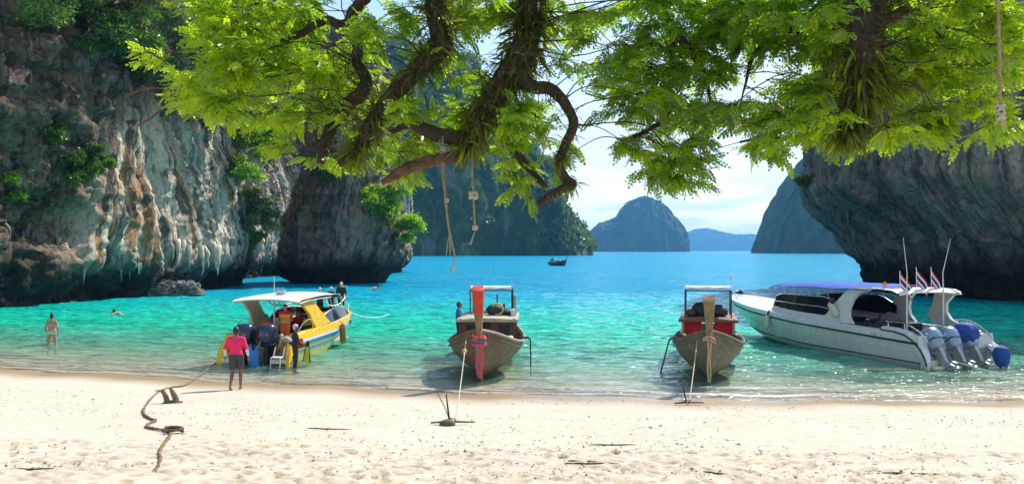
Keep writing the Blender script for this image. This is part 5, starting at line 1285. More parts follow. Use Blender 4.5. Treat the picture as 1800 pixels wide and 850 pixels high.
# person bending at the stern of the yellow boat
BEND = dict(waist=(0, .10, 1.06), chest=(0, .30, 1.12), neck=(0, .46, 1.16), head=(0, .60, 1.18), shL=(-.18, .40, 1.14), shR=(.18, .40, 1.14), elL=(-.22, .46, .88), elR=(.22, .48, .88), wrL=(-.16, .60, .72), wrR=(.18, .62, .70), knL=(-.1, .06, .5), knR=(.1, .06, .5))
person('person in black bending over the stern corner of the yellow boat', ((513 - 900) / FPX * 30.0, 30.2, float(beach_z(-7.7, 30.0))), R(60), BEND, SKIN_L, [('wetsuit', 'tl', .012, WETSUIT, []), ('shirt', 'ta', .014, plain('patterned_pale_shirt', (.4, .36, .3), .8, var=.5, scale=14), [((0, .1, 1.0), (0, -.6, -.8))])], hair=HAIR_W, hair_style='cap', scale=.98, voxel=.014)

# people aboard the yellow boat
def on_boat(boat, x, y, z):
    M = Matrix.Translation(boat.location) @ Matrix.Rotation(boat.rotation_euler.z, 4, 'Z'); return M @ Vector((x, y, z))
bz_ = SB2.rotation_euler.z
person('passenger in a red and yellow life vest standing at the back of the yellow boat', on_boat(SB2, 1.0, -.52, .33), bz_ + R(90), dict(wrL=(-.05, .26, 1.08), wrR=(.2, .2, 1.0)), SKIN_L,
       [('shirt', 'ta', .015, RED_CLOTH, [((0, 0, .92), (0, 0, -1))]), ('life_vest', 't', .035, plain('yellow_red_vest', (.62, .30, .02), .8, var=.5, scale=9), [((0, 0, 1.0), (0, 0, -1)), ((0, 0, 1.36), (0, 0, 1))]), ('shorts', 'tl', .02, VEST, [((0, 0, .6), (0, 0, -1)), ((0, 0, .97), (0, 0, 1))])], scale=.98, voxel=.014)
SIT = dict(pel=(0, 0, .10), waist=(0, .0, .24), chest=(0, .01, .42), neck=(0, .01, .60), head=(0, .03, .75), shL=(-.18, .01, .55), shR=(.18, .01, .55), elL=(-.24, .06, .30), elR=(.24, .06, .30), wrL=(-.14, .26, .20), wrR=(.14, .26, .20),
           hipL=(-.09, .03, .07), hipR=(.09, .03, .07), knL=(-.12, .45, .10), knR=(.12, .45, .10), anL=(-.12, .48, -.32), anR=(.12, .48, -.32))
seat_c = [(2.2, .72, VEST, 'passenger in an orange vest seated on the left side of the yellow boat'), (3.2, .55, CANVAS_W, 'passenger in a pale top seated farther inside the yellow boat'), (3.2, -.6, GEL_YELLOW, 'passenger in yellow seated right behind the arch of the yellow boat'), (4.2, .2, RED_CLOTH, 'passenger in red seated deep inside the yellow boat')]
for (x, y, m, lab) in seat_c:
    person(lab, on_boat(SB2, x, y, .69), bz_ + R(90), SIT, SKIN_L, [('shirt', 'ta', .016, m, [((0, 0, .08), (0, 0, -1))]), ('shorts', 'tl', .014, SHORTS, [((0, 0, .2), (0, 0, 1))])], scale=.98, voxel=.018, group='passengers sitting in the yellow boat')
bow = [(7.0, .30, 1.0, R(10), 'person in black on the foredeck of the yellow boat, leftmost of three pale caps'), (7.25, -.12, 1.02, R(-30), 'person in black on the foredeck of the yellow boat, middle one of three pale caps'), (7.75, -.42, 1.14, R(20), 'tallest person in black on the foredeck of the yellow boat, nearest its bow tip')]
for (x, y, z, a, lab) in bow:
    person(lab, on_boat(SB2, x, y, z + .0), bz_ - R(90) + a, dict(knL=(-.1, .12, .42), knR=(.1, .12, .42), anL=(-.1, -.05, .08), anR=(.1, -.05, .08), elL=(-.24, .08, 1.15), wrL=(-.1, .3, 1.15)), SKIN_L, [('wetsuit', 'tlac', .012, WETSUIT, [])], hair=HAIR_W, hair_style='cap', scale=.80 if z < 1.1 else .84, voxel=.016, group='people on the bow of the yellow boat')
# man in blue on the red-prowed long-tail boat
LEAN = dict(wrL=(-.20, .28, 1.12), wrR=(.18, .30, 1.10), elL=(-.26, .05, 1.15), elR=(.25, .05, 1.15))
person('man in a blue shirt leaning on the cabin roof behind the red prow head', on_boat(LT1, -5.3, -1.12, .42), LT1.rotation_euler.z + R(0), LEAN, SKIN_D, [('shirt', 'ta', .018, BLUE_SHIRT, [((0, 0, .9), (0, 0, -1))]), ('trousers', 'tlc', .016, plain('black_trousers', (.02, .022, .03), .85), [((0, 0, .98), (0, 0, 1))])], scale=.98, voxel=.014)
# seated figure in the white speedboat
person('person in dark blue seated in the shaded cockpit of the white speedboat', on_boat(SB1, 3.15, .4, .72), SB1.rotation_euler.z + R(90), SIT, SKIN_D, [('shirt', 'ta', .02, plain('navy_shirt_cloth', (.02, .05, .16), .85), [((0, 0, .08), (0, 0, -1))]), ('trousers', 'tl', .015, SHORTS, [((0, 0, .2), (0, 0, 1))])], scale=1.0, voxel=.016)
# crew of the far boat
person('boatman standing at the stern of the small far boat', on_boat(LT3, -7.8, .1, .5), LT3.rotation_euler.z, {}, SKIN_D, [('shirt', 'ta', .02, WETSUIT, [((0, 0, .9), (0, 0, -1))])], scale=1.05, voxel=.03)
person('passenger in white sitting amidships in the small far boat', on_boat(LT3, -3.2, 0, .85), LT3.rotation_euler.z - R(90), SIT, SKIN_L, [('shirt', 'ta', .02, CANVAS_W, [])], scale=1.05, voxel=.03)
# ------------------------------------------------------------------ ropes, anchors, driftwood
def rope(name, label, pts, r, m, cat='rope', n=8, twist=True, group=None):
    P = catmull(pts, n); mb = MB(); mb.tube(P, r, 6); o = mb.build(name, m, None, 180); return tag(o, label, cat, group)
def sag(a, b, s, n=9):
    a = Vector(a); b = Vector(b); return [tuple(a.lerp(b, t) - Vector((0, 0, s * 4 * t * (1 - t)))) for t in np.linspace(0, 1, n)]
a1 = on_beach(797, 746)
bow1 = on_boat(LT1, .10, -.42, 1.30); fl1 = at(822, 666, 24.6)
rope('mooring_rope', 'pale mooring rope from the red-prowed boat down to its wooden anchor', sag(bow1, (a1.x + .05, a1.y - .02, a1.z + .10), .06), .014, ROPE)
t_f = (fl1.y - bow1.y) / (a1.y - bow1.y); pf = bow1.lerp(Vector((a1.x, a1.y, a1.z + .1)), t_f) - Vector((0, 0, .05))
r = empty('mooring_float', pf); tag(r, 'small yellowish float threaded on the mooring rope of the red-prowed boat', 'float')
mb = MB(); mb.ell((0, 0, 0), (.075, .07, .085), 12, 8); mb.build('float_body', plain('yellowish_float', (.60, .42, .15), .6, var=.25), r, 180)
mb = MB(); mb.tube([(0.075 * math.cos(a), .072 * math.sin(a), 0) for a in np.linspace(0, 6.283, 13)], .012, 6, cap=False); mb.build('float_band', ROPE_B, r)
def anchor(loc, rz, label, s=1.0, block=True):
    r = empty('anchor', loc, rz); tag(r, label, 'anchor', 'anchors dug into the sand')
    mb = MB(); mb.tube([(-.48 * s, 0, .05), (-.1, .01, .07), (.45 * s, -.02, .06)], [.018, .026, .016], 8); mb.build('anchor_stock', WOOD_OLD if block else DARK_METAL, r)
    mb = MB(); mb.tube([(-.08, 0, .06), (-.12 * s, .12, .32 * s), (-.16 * s, .2, .62 * s)], [.024, .02, .012], 8); mb.build('anchor_shank', DARK_METAL, r)
    mb = MB(); mb.tube([(-.02 + .05 * math.cos(a), .02 * math.sin(3 * a), .09 + .05 * math.sin(a)) for a in np.linspace(0, 12.5, 30)], .016, 6, cap=False); mb.build('rope_lashing', ROPE, r)
    if block:
        mb = MB(); mb.ell((-.12, -.14, .05), (.17, .13, .10), 12, 8); o = mb.build('stone_weight', plain('mossy_stone', (.12, .11, .06), .9, var=.4, bump=.6, bscale=20), r)
anchor(a1, R(2), 'wooden anchor with a mossy stone lying on the sand before the red-prowed boat')
a2 = on_beach(1212, 711)
anchor(a2, R(4), 'dark iron anchor at the water edge before the bare-prowed boat', .8, False)
rope('mooring_rope', 'pale mooring rope from the bare-prowed boat down to its iron anchor', sag(on_boat(LT2, .05, -.35, 1.28), (a2.x, a2.y, a2.z + .1), .05), .014, ROPE)
q = on_beach(1800, 688)
rope('mooring_rope', 'white stern line of the white speedboat running out to the right', sag(on_boat(SB1, -.45, .75, .30), (q.x + 1.5, q.y - .6, q.z + .05), .04), .014, ROPE_W)
e_ = at(684, 550.5, 44); e_ = Vector(((684 - 900) / FPX * 54, 54, -.02))
rope('mooring_rope', 'white bow line of the yellow boat curving into the sea', sag(on_boat(SB2, 8.7, -.1, 1.36), e_, .32, 13), .022, ROPE_W)
# the long old rope on the sand
path = [(392, 646, .05), (372, 652, .02), (347, 664, .0), (325, 678, 0), (300, 682, 0), (282, 688, 0), (267, 700, 0), (258, 712, 0), (252, 724, 0), (256, 732, 0), (266, 738, 0), (274, 741, 0), (262, 746, 0), (258, 752, 0), (270, 755, 0), (288, 758, 0), (300, 762, 0), (296, 772, 0), (288, 783, 0), (280, 796, -.01), (282, 808, -.015), (276, 822, -.03), (262, 834, -.05)]
pts = []
for (px, py, dz) in path:
    p = on_beach(px, py); pts.append((p.x, p.y, max(p.z, -.03) + .03 + dz))
P = catmull(pts, 7); mb = MB(); mb.tube(P, [.026 + .006 * math.sin(i * 1.7) + .004 * math.sin(i * .6) for i in range(len(P))], 7)
tag(mb.build('old_rope', ROPE_B, None, 180), 'thick old brown rope snaking across the sand from the yellow boat', 'rope')
c0 = on_beach(306, 761); mb = MB(); mb.tube([(c0.x + (.15 + .012 * math.sin(3 * a)) * math.cos(a), c0.y + .10 * math.sin(a), c0.z + .035 + .008 * a) for a in np.linspace(0, 9.6, 40)], .028, 6)
tag(mb.build('rope_coil', ROPE_B, None, 180), 'small coil of brown rope lying on the sand by the snaking rope', 'rope')
def stump():
    p = on_beach(301, 709); r = empty('driftwood_stump', p, R(20)); tag(r, 'forked driftwood stump standing on the sand beside the brown rope', 'driftwood')
    DW = plain('bleached_driftwood', (.19, .13, .075), .9, var=.4, scale=12, bump=.7, bscale=30)
    for nm, pp, rr in (('stump_prong', [(-.10, 0, -.02), (-.11, .02, .14), (-.17, .03, .28), (-.19, .0, .36)], [.07, .065, .05, .02]), ('stump_prong', [(.10, .02, -.02), (.10, 0, .12), (.04, -.01, .26), (-.03, 0, .40)], [.08, .075, .06, .03]), ('stump_root', [(-.2, -.05, .02), (-.02, -.02, .05), (.26, .08, .02)], [.02, .045, .02]), ('stump_root', [(-.14, .02, .24), (-.27, .06, .32), (-.36, .02, .33)], [.03, .02, .01])):
        mb = MB(); mb.tube(catmull(pp, 4), np.interp(np.linspace(0, 1, 4 * (len(pp) - 1) + 1), np.linspace(0, 1, len(rr)), rr), 8); o = mb.build(nm, DW, r, 180)
stump()
def stick(px, py, L, ang, label, r0=.014):
    p = on_beach(px, py); P = []
    for i in range(6):
        t = i / 5 - .5; x = p.x + L * t * math.cos(ang); y = p.y + L * t * math.sin(ang) + .03 * math.sin(i * 2.1); P.append((x, y, float(beach_z(x, y)) + .02))
    mb = MB(); mb.tube(P, [r0 * .6, r0, r0, r0 * .9, r0 * .7, r0 * .3], 6); mb.tube([P[2], (P[2][0] + .1 * L, P[2][1] + .12 * L, P[2][2] + .02)], [r0 * .7, r0 * .2], 5)
    tag(mb.build('stick', plain('dark_twig', (.09, .055, .03), .9, var=.4), None, 180), label, 'stick', 'sticks washed up on the sand')
stick(1040, 816, .85, .15, 'dark forked stick on the sand left of the bottom middle'); stick(1023, 812, .45, .05, 'shorter dark stick beside the longer forked one')
stick(1265, 834, .5, -.6, 'thin stick lying slantwise on the sand near the bottom edge'); stick(1610, 834, .95, -.12, 'long reddish stick at the bottom edge on the right'); stick(1080, 783, .8, .05, 'thin pale stick on the sand below the bare-prowed boat')
stick(1140, 690, .35, .05, 'dark stick at the waterline left of the iron anchor'); stick(60, 826, .6, .2, 'dark stick in the footprints in the lower left corner'); stick(580, 755, .9, -.05, 'thin dark stick on the sand left of the wooden anchor')

# leaves, husks and bits strewn on the sand: more than one could count
def litter():
    r = np.random.default_rng(21); V = []; F = []
    for k in range(4800):
        near = r.random()
        if near < .45: y = r.uniform(11.8, 15.5)
        elif near < .8: y = r.uniform(18.5, 22.6)
        else: y = r.uniform(15, 19)
        x = r.uniform(-.62, .62) * y
        if y > shore(x) - .4: continue
        if fbm(np.array([[x * .35, y * 1.1, 5.0]]), 3, 8)[0] < r.uniform(-.25, .22): continue
        z = float(beach_z(x, y)) + .012 + r.random() * .012
        L = r.uniform(.011, .040) * (1.7 if r.random() < .06 else 1); w = L * r.uniform(.2, .55); a = r.uniform(0, 6.28); t = r.uniform(-.35, .35); h = L * r.uniform(.15, .5)
        ca, sa = math.cos(a), math.sin(a); b = len(V)
        for (u, v_, q) in ((-1, 0, 0), (0, -1, 0), (1, 0, t * .5), (0, 1, 0), (0, 0, 1)): V.append((x + ca * u * L - sa * v_ * w, y + sa * u * L + ca * v_ * w, z + q * h))
        F += [(b, b + 1, b + 4), (b + 1, b + 2, b + 4), (b + 2, b + 3, b + 4), (b + 3, b, b + 4)]
    o = np_mesh('beach_litter', V, F, plain('dry_litter', (.17, .10, .05), .9, var=.6, scale=3), smooth=0); tag(o, 'dry leaves and husks strewn over the sand', kind='stuff')
litter()

# low boulder in the sea before the left cliff
def boulder():
    r = empty('boulder', (at(297, 522, 76).x, 76, 0)); tag(r, 'low craggy grey boulder rising from the sea before the left cliff', 'boulder')
    for (nm, c, rad, sd) in (('rock_block', (-.9, 0, .35), (1.9, 1.3, .95), 3), ('rock_block', (1.25, .2, .30), (1.35, 1.1, .85), 8), ('rock_block', (2.2, 0, .05), (.9, .8, .4), 12)):
        n = 60; th = np.linspace(0, 2 * np.pi, 90, endpoint=False); ph = np.linspace(-1.5, 1.55, n); T, Ph = np.meshgrid(th, ph, indexing='ij')
        d = np.stack([np.cos(Ph) * np.cos(T), np.cos(Ph) * np.sin(T), np.sin(Ph)], -1).reshape(-1, 3)
        e = 1 + .30 * fbm(d * 2.2 + sd, 3, sd, True) + .22 * fbm(d * 6 + sd, 3, sd + 3) + .1 * fbm(d * 15, 2, sd)
        Q = d * e[:, None] * np.array(rad) + np.array(c)
        np_mesh(nm, Q, grid_faces(90, n, True), ROCK_B, r, 180, {'flow': np.zeros(len(Q))})
ROCK_B = plain('craggy_grey_rock', (.17, .165, .14), .9, var=.55, scale=2.2, bump=.9, bscale=9, dirt=(.04, .04, .03))
boulder()
# ------------------------------------------------------------------ foliage
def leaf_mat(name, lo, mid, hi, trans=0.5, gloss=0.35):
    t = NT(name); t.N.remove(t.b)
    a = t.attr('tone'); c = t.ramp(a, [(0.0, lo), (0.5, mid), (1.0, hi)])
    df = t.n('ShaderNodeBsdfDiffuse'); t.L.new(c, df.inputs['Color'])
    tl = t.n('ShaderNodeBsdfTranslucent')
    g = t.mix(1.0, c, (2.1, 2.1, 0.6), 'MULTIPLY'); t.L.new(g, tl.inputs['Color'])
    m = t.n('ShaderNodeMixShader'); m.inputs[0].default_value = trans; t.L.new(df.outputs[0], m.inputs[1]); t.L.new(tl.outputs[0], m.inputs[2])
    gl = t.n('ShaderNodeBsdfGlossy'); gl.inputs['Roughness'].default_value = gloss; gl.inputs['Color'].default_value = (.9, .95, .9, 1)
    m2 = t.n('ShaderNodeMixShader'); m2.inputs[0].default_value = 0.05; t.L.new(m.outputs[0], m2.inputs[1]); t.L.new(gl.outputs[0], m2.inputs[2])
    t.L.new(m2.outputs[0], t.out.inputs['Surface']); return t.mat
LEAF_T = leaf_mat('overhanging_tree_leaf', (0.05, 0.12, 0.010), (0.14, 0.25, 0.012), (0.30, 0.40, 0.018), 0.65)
LEAF_F = leaf_mat('fern_leaf', (0.05, 0.075, 0.010), (0.13, 0.17, 0.018), (0.28, 0.30, 0.035), 0.55)
LEAF_B = leaf_mat('bright_shrub_leaf', (0.08, 0.17, 0.018), (0.16, 0.30, 0.025), (0.27, 0.42, 0.05), 0.5)
LEAF_D = leaf_mat('dark_shrub_leaf', (0.03, 0.075, 0.014), (0.06, 0.13, 0.022), (0.11, 0.19, 0.035), 0.45)
LEAF_G = leaf_mat('grey_green_shrub_leaf', (0.09, 0.12, 0.06), (0.16, 0.20, 0.10), (0.28, 0.32, 0.18), 0.4)
BARK = plain('dark_bark', (0.062, 0.042, 0.028), 0.95, var=0.5, scale=9, bump=1.0, bscale=28, stretch=(1, 1, .5), dirt=(0.02, 0.014, 0.010))
BARK_R = plain('red_brown_bark', (0.13, 0.068, 0.036), 0.9, var=0.5, scale=9, bump=0.9, bscale=28)

def rand_rot(n, r):
    q = r.normal(size=(n, 4)); q /= np.linalg.norm(q, axis=1)[:, None]; w, x, y, z = q.T
    return np.stack([np.stack([1 - 2 * (y * y + z * z), 2 * (x * y - z * w), 2 * (x * z + y * w)], -1), np.stack([2 * (x * y + z * w), 1 - 2 * (x * x + z * z), 2 * (y * z - x * w)], -1), np.stack([2 * (x * z - y * w), 2 * (y * z + x * w), 1 - 2 * (x * x + y * y)], -1)], 1)
def frame(d, up):
    d = d / np.linalg.norm(d, axis=1)[:, None]; s = np.cross(up, d); s /= np.linalg.norm(s, axis=1)[:, None] + 1e-9; u = np.cross(d, s)
    return np.stack([d, s, u], -1)                             # columns: along, side, up
def scatter_mesh(protoV, protoF, pos, Rm, scale, tone):
    n = len(pos); k = len(protoV)
    V = np.einsum('nij,kj->nki', Rm, protoV) * np.asarray(scale).reshape(n, 1, 1) + pos[:, None, :]
    F = protoF[None] + (np.arange(n) * k)[:, None, None]
    return V.reshape(-1, 3), F.reshape(-1, protoF.shape[1]), np.repeat(tone, k)

def bush(label, p, nrm, size, mat, seed, n=900, leaf=.16, flat=1.0, group='shrubs growing on the cliffs', name='shrub', hang=0.0, kind_mat=None):
    """leaf clumps on a branching stem, rooted at p"""
    r = np.random.default_rng(seed); root = empty(name, p); tag(root, label, 'shrub', group)
    nl = 9; c = r.normal(size=(nl, 3)) * np.array([.42, .42, .36 * flat]) * size + np.array(nrm) * size * .35 + np.array([0, 0, .28 * size * flat - hang * size])
    rad = r.uniform(.24, .46, nl) * size
    w = rad ** 2; w /= w.sum(); li = r.choice(nl, n, p=w)
    d = r.normal(size=(n, 3)); d /= np.linalg.norm(d, axis=1)[:, None]; d[:, 2] = np.where(d[:, 2] < -.3, -d[:, 2] * .6, d[:, 2])
    pos = c[li] + d * (rad[li] * r.uniform(.55, 1.08, n) ** .7)[:, None] * np.array([1, 1, .75])
    pos += r.normal(size=(n, 3)) * size * .03
    R_ = rand_rot(n, r)
    pv = np.array([(-1, 0, 0), (-.2, -.42, .12), (1, 0, 0), (-.2, .42, .12), (.5, -1.0, -.15), (1.2, -1.25, -.2), (.4, -1.4, -.1), (.5, .9, -.15), (1.3, 1.1, -.25), (.6, 1.3, -.1)], dtype=float)
    pf = np.array([(0, 1, 2), (0, 2, 3), (1, 5, 4), (4, 5, 6), (3, 7, 8), (7, 8, 9)])
    tone = np.clip(.25 + .5 * (r.random(n)) + .25 * np.sin(li * 2.4), 0, 1)
    V, F, T = scatter_mesh(pv, pf, pos, R_, leaf * r.uniform(.6, 1.25, n), tone)
    o = np_mesh('foliage', V, F, mat, root, 0, {'tone': T}); o['kind'] = 'stuff'
    mb = MB()
    for i in range(min(nl, 6)): mb.tube([tuple(-np.array(nrm) * .3), tuple(c[i] * .45 + np.array([0, 0, -.08 * size])), tuple(c[i])], [.05 * size ** .5, .035 * size ** .5, .012], 5)
    mb.build('stem', BARK, root, 180)
    return root

def surf_tree(o):
    return BVHTree.FromObject(o, bpy.context.evaluated_depsgraph_get())
BV = [surf_tree(o) for o in (left_cliff, rock_stack, rock_over)]
def hit(px, py):
    o = Vector((0, 0, CAM_H)); d = (at(px, py, 1.0) - o).normalized(); best = None
    for b in BV:
        h = b.ray_cast(o, d)
        if h[0] is not None and (best is None or h[3] < best[2]): best = (h[0], h[1], h[3])
    return best
shrubs = [
    (105, 55, 60, LEAF_D, 'dark green shrub thicket high on the left cliff, at the upper left corner'), (165, 25, 55, LEAF_D, 'broad dark shrub high on the left cliff beside the corner thicket'), (165, 75, 42, LEAF_D, 'rounded dark green shrub below the two big ones high on the left cliff'),
    (222, 45, 48, LEAF_G, 'grey green tree-like shrub high on the left cliff'), (255, 90, 46, LEAF_G, 'grey green shrub hanging over the top of the pale flowstone'), (295, 40, 60, LEAF_G, 'silvery tall shrub just left of the overhanging branches'), (245, 128, 34, LEAF_D, 'small dark shrub under the grey green ones above the flowstone'),
    (320, 110, 50, LEAF_G, 'pale shrub half hidden behind the leftmost leaves of the big tree'), (350, 165, 46, LEAF_G, 'pale shrub at the top right edge of the flowstone'),
    (120, 290, 26, LEAF_D, 'small lone shrub in the middle of the dark cliff face'), (95, 250, 16, LEAF_D, 'tiny tuft above the lone shrub in the dark cliff face'), (22, 345, 26, LEAF_B, 'small bright green shrub at the left edge of the picture'), (160, 285, 14, LEAF_D, 'tiny tuft left of the flowstone'),
    (385, 215, 44, LEAF_G, 'grey shrub draped on the cliff above the bright shrub'), (430, 255, 44, LEAF_B, 'big bright green shrub in the cleft right of the flowstone'), (418, 300, 32, LEAF_B, 'bright green shrub under the biggest one in the cleft'), (455, 215, 40, LEAF_B, 'bright shrub at the top of the cleft'),
    (440, 345, 24, LEAF_G, 'hanging creeper in the lower part of the cleft'), (437, 385, 22, LEAF_G, 'lower hanging creeper in the cleft above the sea'), (440, 415, 15, LEAF_B, 'lowest green tuft in the cleft'), (470, 260, 30, LEAF_G, 'dull shrub behind the bright ones in the cleft'),
    (690, 372, 34, LEAF_B, 'bright green bush growing from the right side of the free-standing rock'), (700, 405, 24, LEAF_B, 'lower bright bush hanging from the free-standing rock'), (664, 345, 20, LEAF_B, 'small bright tuft left of the bush on the free-standing rock'), (600, 310, 26, LEAF_D, 'dark tuft at the top of the free-standing rock'),
    (1418, 322, 8, LEAF_D, 'tiny tuft on the nose of the overhanging rock'),
]
for i, (px, py, sz, m, lab) in enumerate(shrubs):
    h = hit(px, py)
    if h is None:
        h = hit(px - 14, py)
    if h is None: continue
    p, n, dist = h
    s = sz * dist / FPX * 1.5
    if n.dot(Vector((0, 0, CAM_H)) - p) < 0: n = -n
    p = p + n * s * .25
    bush(lab, p, n, s, m, 100 + i, n=int(np.clip(sz * 45, 200, 2600)), leaf=np.clip(dist * .0030, .12, .42))

# dripstone hanging from the undercut edges
def dripstone(host, items, mat):
    r = np.random.default_rng(9)
    for (px, py, n, spread, L) in items:
        for i in range(n):
            h = hit(px + r.uniform(-spread, spread), py + r.uniform(-spread * .4, spread * .4))
            if h is None: continue
            p, nn, d = h
            if nn.dot(Vector((0, 0, CAM_H)) - p) < 0: nn = -nn
            l = L * r.uniform(.4, 1.2); w = l * r.uniform(.09, .15); q = p + Vector((nn.x, nn.y, 0)) * .12
            P = [q + Vector((0, 0, .5 * l)) - Vector((nn.x, nn.y, 0)) * .5, q + Vector((0, 0, .12 * l)), q + Vector((r.normal() * .05, r.normal() * .05, -.3 * l)), q + Vector((r.normal() * .07, r.normal() * .07, -.65 * l)), q + Vector((0, 0, -l))]
            mb = MB(); mb.tube(catmull([tuple(x) for x in P], 3), np.interp(np.linspace(0, 1, 13), [0, .3, .6, 1], [w * 1.7, w * 1.2, w * .6, w * .12]), 7)
            V = np.array(mb.v); V += (fbm(V * 3.0, 2, i)[:, None] * w * .5); mb.v = [tuple(v) for v in V]; mb.build('stalactite', mat, host, 180)
DRIP = plain('pale_dripstone', (.50, .44, .34), .85, var=.4, scale=2.5, bump=.6, bscale=8, stretch=(1, 1, .2)); DRIP_G = plain('grey_dripstone', (.17, .155, .13), .85, var=.45, scale=2.5, bump=.6, bscale=8, stretch=(1, 1, .2))
dripstone(left_cliff, [(318, 436, 9, 18, 1.5), (378, 445, 9, 26, 1.6), (250, 452, 5, 40, 1.1), (410, 440, 5, 20, 1.2)], DRIP)
dripstone(left_cliff, [(60, 405, 6, 50, 1.3), (200, 462, 7, 60, 1.0)], DRIP_G)
dripstone(rock_over, [(1480, 372, 6, 14, 1.3), (1500, 410, 5, 14, 1.2)], DRIP_G)

# wood covering the steep near island: one mass
def wood():
    r = np.random.default_rng(77); me = isl_near.data; n = len(me.vertices); co = np.empty(n * 3, dtype=np.float32); me.vertices.foreach_get('co', co); co = co.reshape(-1, 3)
    g = fbm(co * 0.03, 3, 12); right = np.clip((co[:, 0] - 0) / 60, 0, 1)
    w = np.where((co[:, 1] < 770) & (co[:, 2] > 4), np.clip(g + .15 + .55 * right, 0, 1), 0) ** 1.5
    idx = r.choice(n, 2600, p=w / w.sum()); base = co[idx] + r.normal(size=(2600, 3)) * np.array([2.5, 1.0, 2.0]) + np.array([0, -1.5, 1.0])
    k = 16; pos = np.repeat(base, k, 0); d = r.normal(size=(len(pos), 3)); d /= np.linalg.norm(d, axis=1)[:, None]; rad = np.repeat(r.uniform(1.8, 4.2, 2600), k)
    pos = pos + d * rad[:, None] * np.array([1, 1, .8])
    pv = np.array([(-1, -.4, 0), (.9, -.6, .2), (.2, 1.0, 0), (1.2, .5, -.3)]); pf = np.array([(0, 1, 2), (1, 3, 2)])
    tone = np.clip(np.repeat(r.random(2600), k) * .7 + r.random(len(pos)) * .3, 0, 1)
    V, F, T = scatter_mesh(pv, pf, pos, rand_rot(len(pos), r), r.uniform(.9, 1.7, len(pos)), tone)
    o = np_mesh('island_wood', V, F, leaf_mat('far_tree_leaf', (.03, .06, .018), (.06, .10, .03), (.12, .17, .05), .4), None, 0, {'tone': T}); tag(o, 'dense wood clinging to the steep wooded limestone mass', kind='stuff')
wood()

# ------------------------------------------------------------------ the big overhanging tree
TREE = empty('overhanging_tree', (3.0, -2.5, float(beach_z(3.0, -2.5)))); tag(TREE, 'old leaning tree whose ferny limbs and feathery leaves hang over the beach from above', 'tree')
TREE_OFF = Vector(TREE.location)
limb_pts = []                                                  # (point, radius) along all limbs, world space
def limb(name, pts, mat=BARK, n=9, parent=TREE, rough=.16, seg=8, knots=True):
    """pts: (px, py, distance, radius in px)"""
    W = []
    for (px, py, Y, rp) in pts:
        p = at(px, py, Y); W.append((p.x, p.y, p.z, rp * Y / FPX))
    return limb_w(name, W, mat, n, parent, rough, seg)
def limb_w(name, W, mat=BARK, n=10, parent=TREE, rough=.16, seg=8):
    C = np.array(catmull(W, seg)); rr = np.maximum(C[:, 3], .004)
    mb = MB(); mb.tube([tuple(c[:3]) for c in C], list(rr), n)
    V = np.array(mb.v); nz = fbm(V * np.array([9, 9, 9]) / max(.4, rr.mean() * 12), 3, len(limb_pts) % 97, True); ctr = np.repeat(C[:, :3], n, 0)
    V = ctr + (V - ctr) * (1 + rough * 1.6 * nz)[:, None]
    mb.v = [tuple(Vector(v) - TREE_OFF) for v in V]
    o = mb.build(name, mat, parent, 180)
    for c, q in zip(C, rr): limb_pts.append((c[0], c[1], c[2], q))
    return C
trunk = limb_w('trunk', [(3.0, -2.5, TREE_OFF.z - .4, .95), (3.1, -1.6, TREE_OFF.z + 2.0, .72), (2.9, 1.0, 7.6, .62), (2.2, 4.5, 10.2, .5), (.9, 7.6, 10.2, .38), (.35, 9.3, 8.2, .27)], n=16, seg=10)
LA = limb('limb', [(905, -260, 9.6, 28), (830, -160, 9.4, 22), (772, -40, 9.2, 19), (766, 26, 9.1, 17), (777, 79, 9.1, 17), (742, 116, 9.0, 15), (696, 160, 8.9, 14), (657, 208, 8.9, 12), (633, 262, 8.9, 10), (596, 290, 8.9, 6)])
LC = limb('limb', [(960, -200, 9.4, 33), (940, -60, 9.3, 27), (932, 20, 9.2, 23), (924, 75, 9.1, 22), (893, 135, 9.0, 21), (855, 190, 8.9, 19), (832, 235, 8.9, 16), (806, 278, 8.9, 7)])
L2 = limb('branch', [(720, -80, 9.9, 12), (655, -20, 9.8, 11), (612, 40, 9.7, 9), (628, 79, 9.7, 9), (628, 111, 9.6, 9), (643, 138, 9.6, 10), (638, 162, 9.5, 12), (606, 190, 9.5, 12), (580, 230, 9.4, 11), (563, 288, 9.4, 6)])
limb('branch', [(612, 52, 9.7, 7), (590, 40, 9.7, 7), (569, 37, 9.8, 7), (520, 64, 9.9, 6), (469, 87, 10, 5), (420, 112, 10.1, 3), (380, 120, 10.2, 2)])
limb('branch', [(855, 205, 8.9, 16), (820, 238, 8.9, 14), (781, 240, 8.9, 13), (745, 226, 8.8, 11), (718, 218, 8.8, 7), (690, 232, 8.8, 4)])
LD = limb('branch', [(905, 128, 9.0, 15), (935, 152, 8.9, 12), (974, 160, 8.8, 10), (1007, 210, 8.7, 8.5), (996, 250, 8.7, 8), (982, 285, 8.7, 7.5), (992, 312, 8.7, 8), (1006, 324, 8.7, 8), (985, 334, 8.6, 7.5), (945, 358, 8.5, 6)], rough=.12)
limb('branch', [(900, 185, 9.2, 6), (892, 225, 9.3, 6), (895, 254, 9.3, 6), (912, 275, 9.3, 7), (930, 296, 9.3, 7), (960, 330, 9.2, 4)])
LF = limb('branch', [(806, 276, 8.9, 9), (770, 280, 8.8, 9), (728, 291, 8.8, 9), (700, 304, 8.7, 8), (672, 322, 8.7, 4)], BARK_R, 10, TREE, .3)
limb('branch', [(1120, -120, 10.2, 12), (1140, -30, 10.1, 10), (1152, 5, 10, 9), (1181, 48, 9.9, 8), (1212, 86, 9.8, 7), (1239, 132, 9.8, 5), (1248, 175, 9.8, 2), (1256, 205, 9.8, 1)], BARK_R)
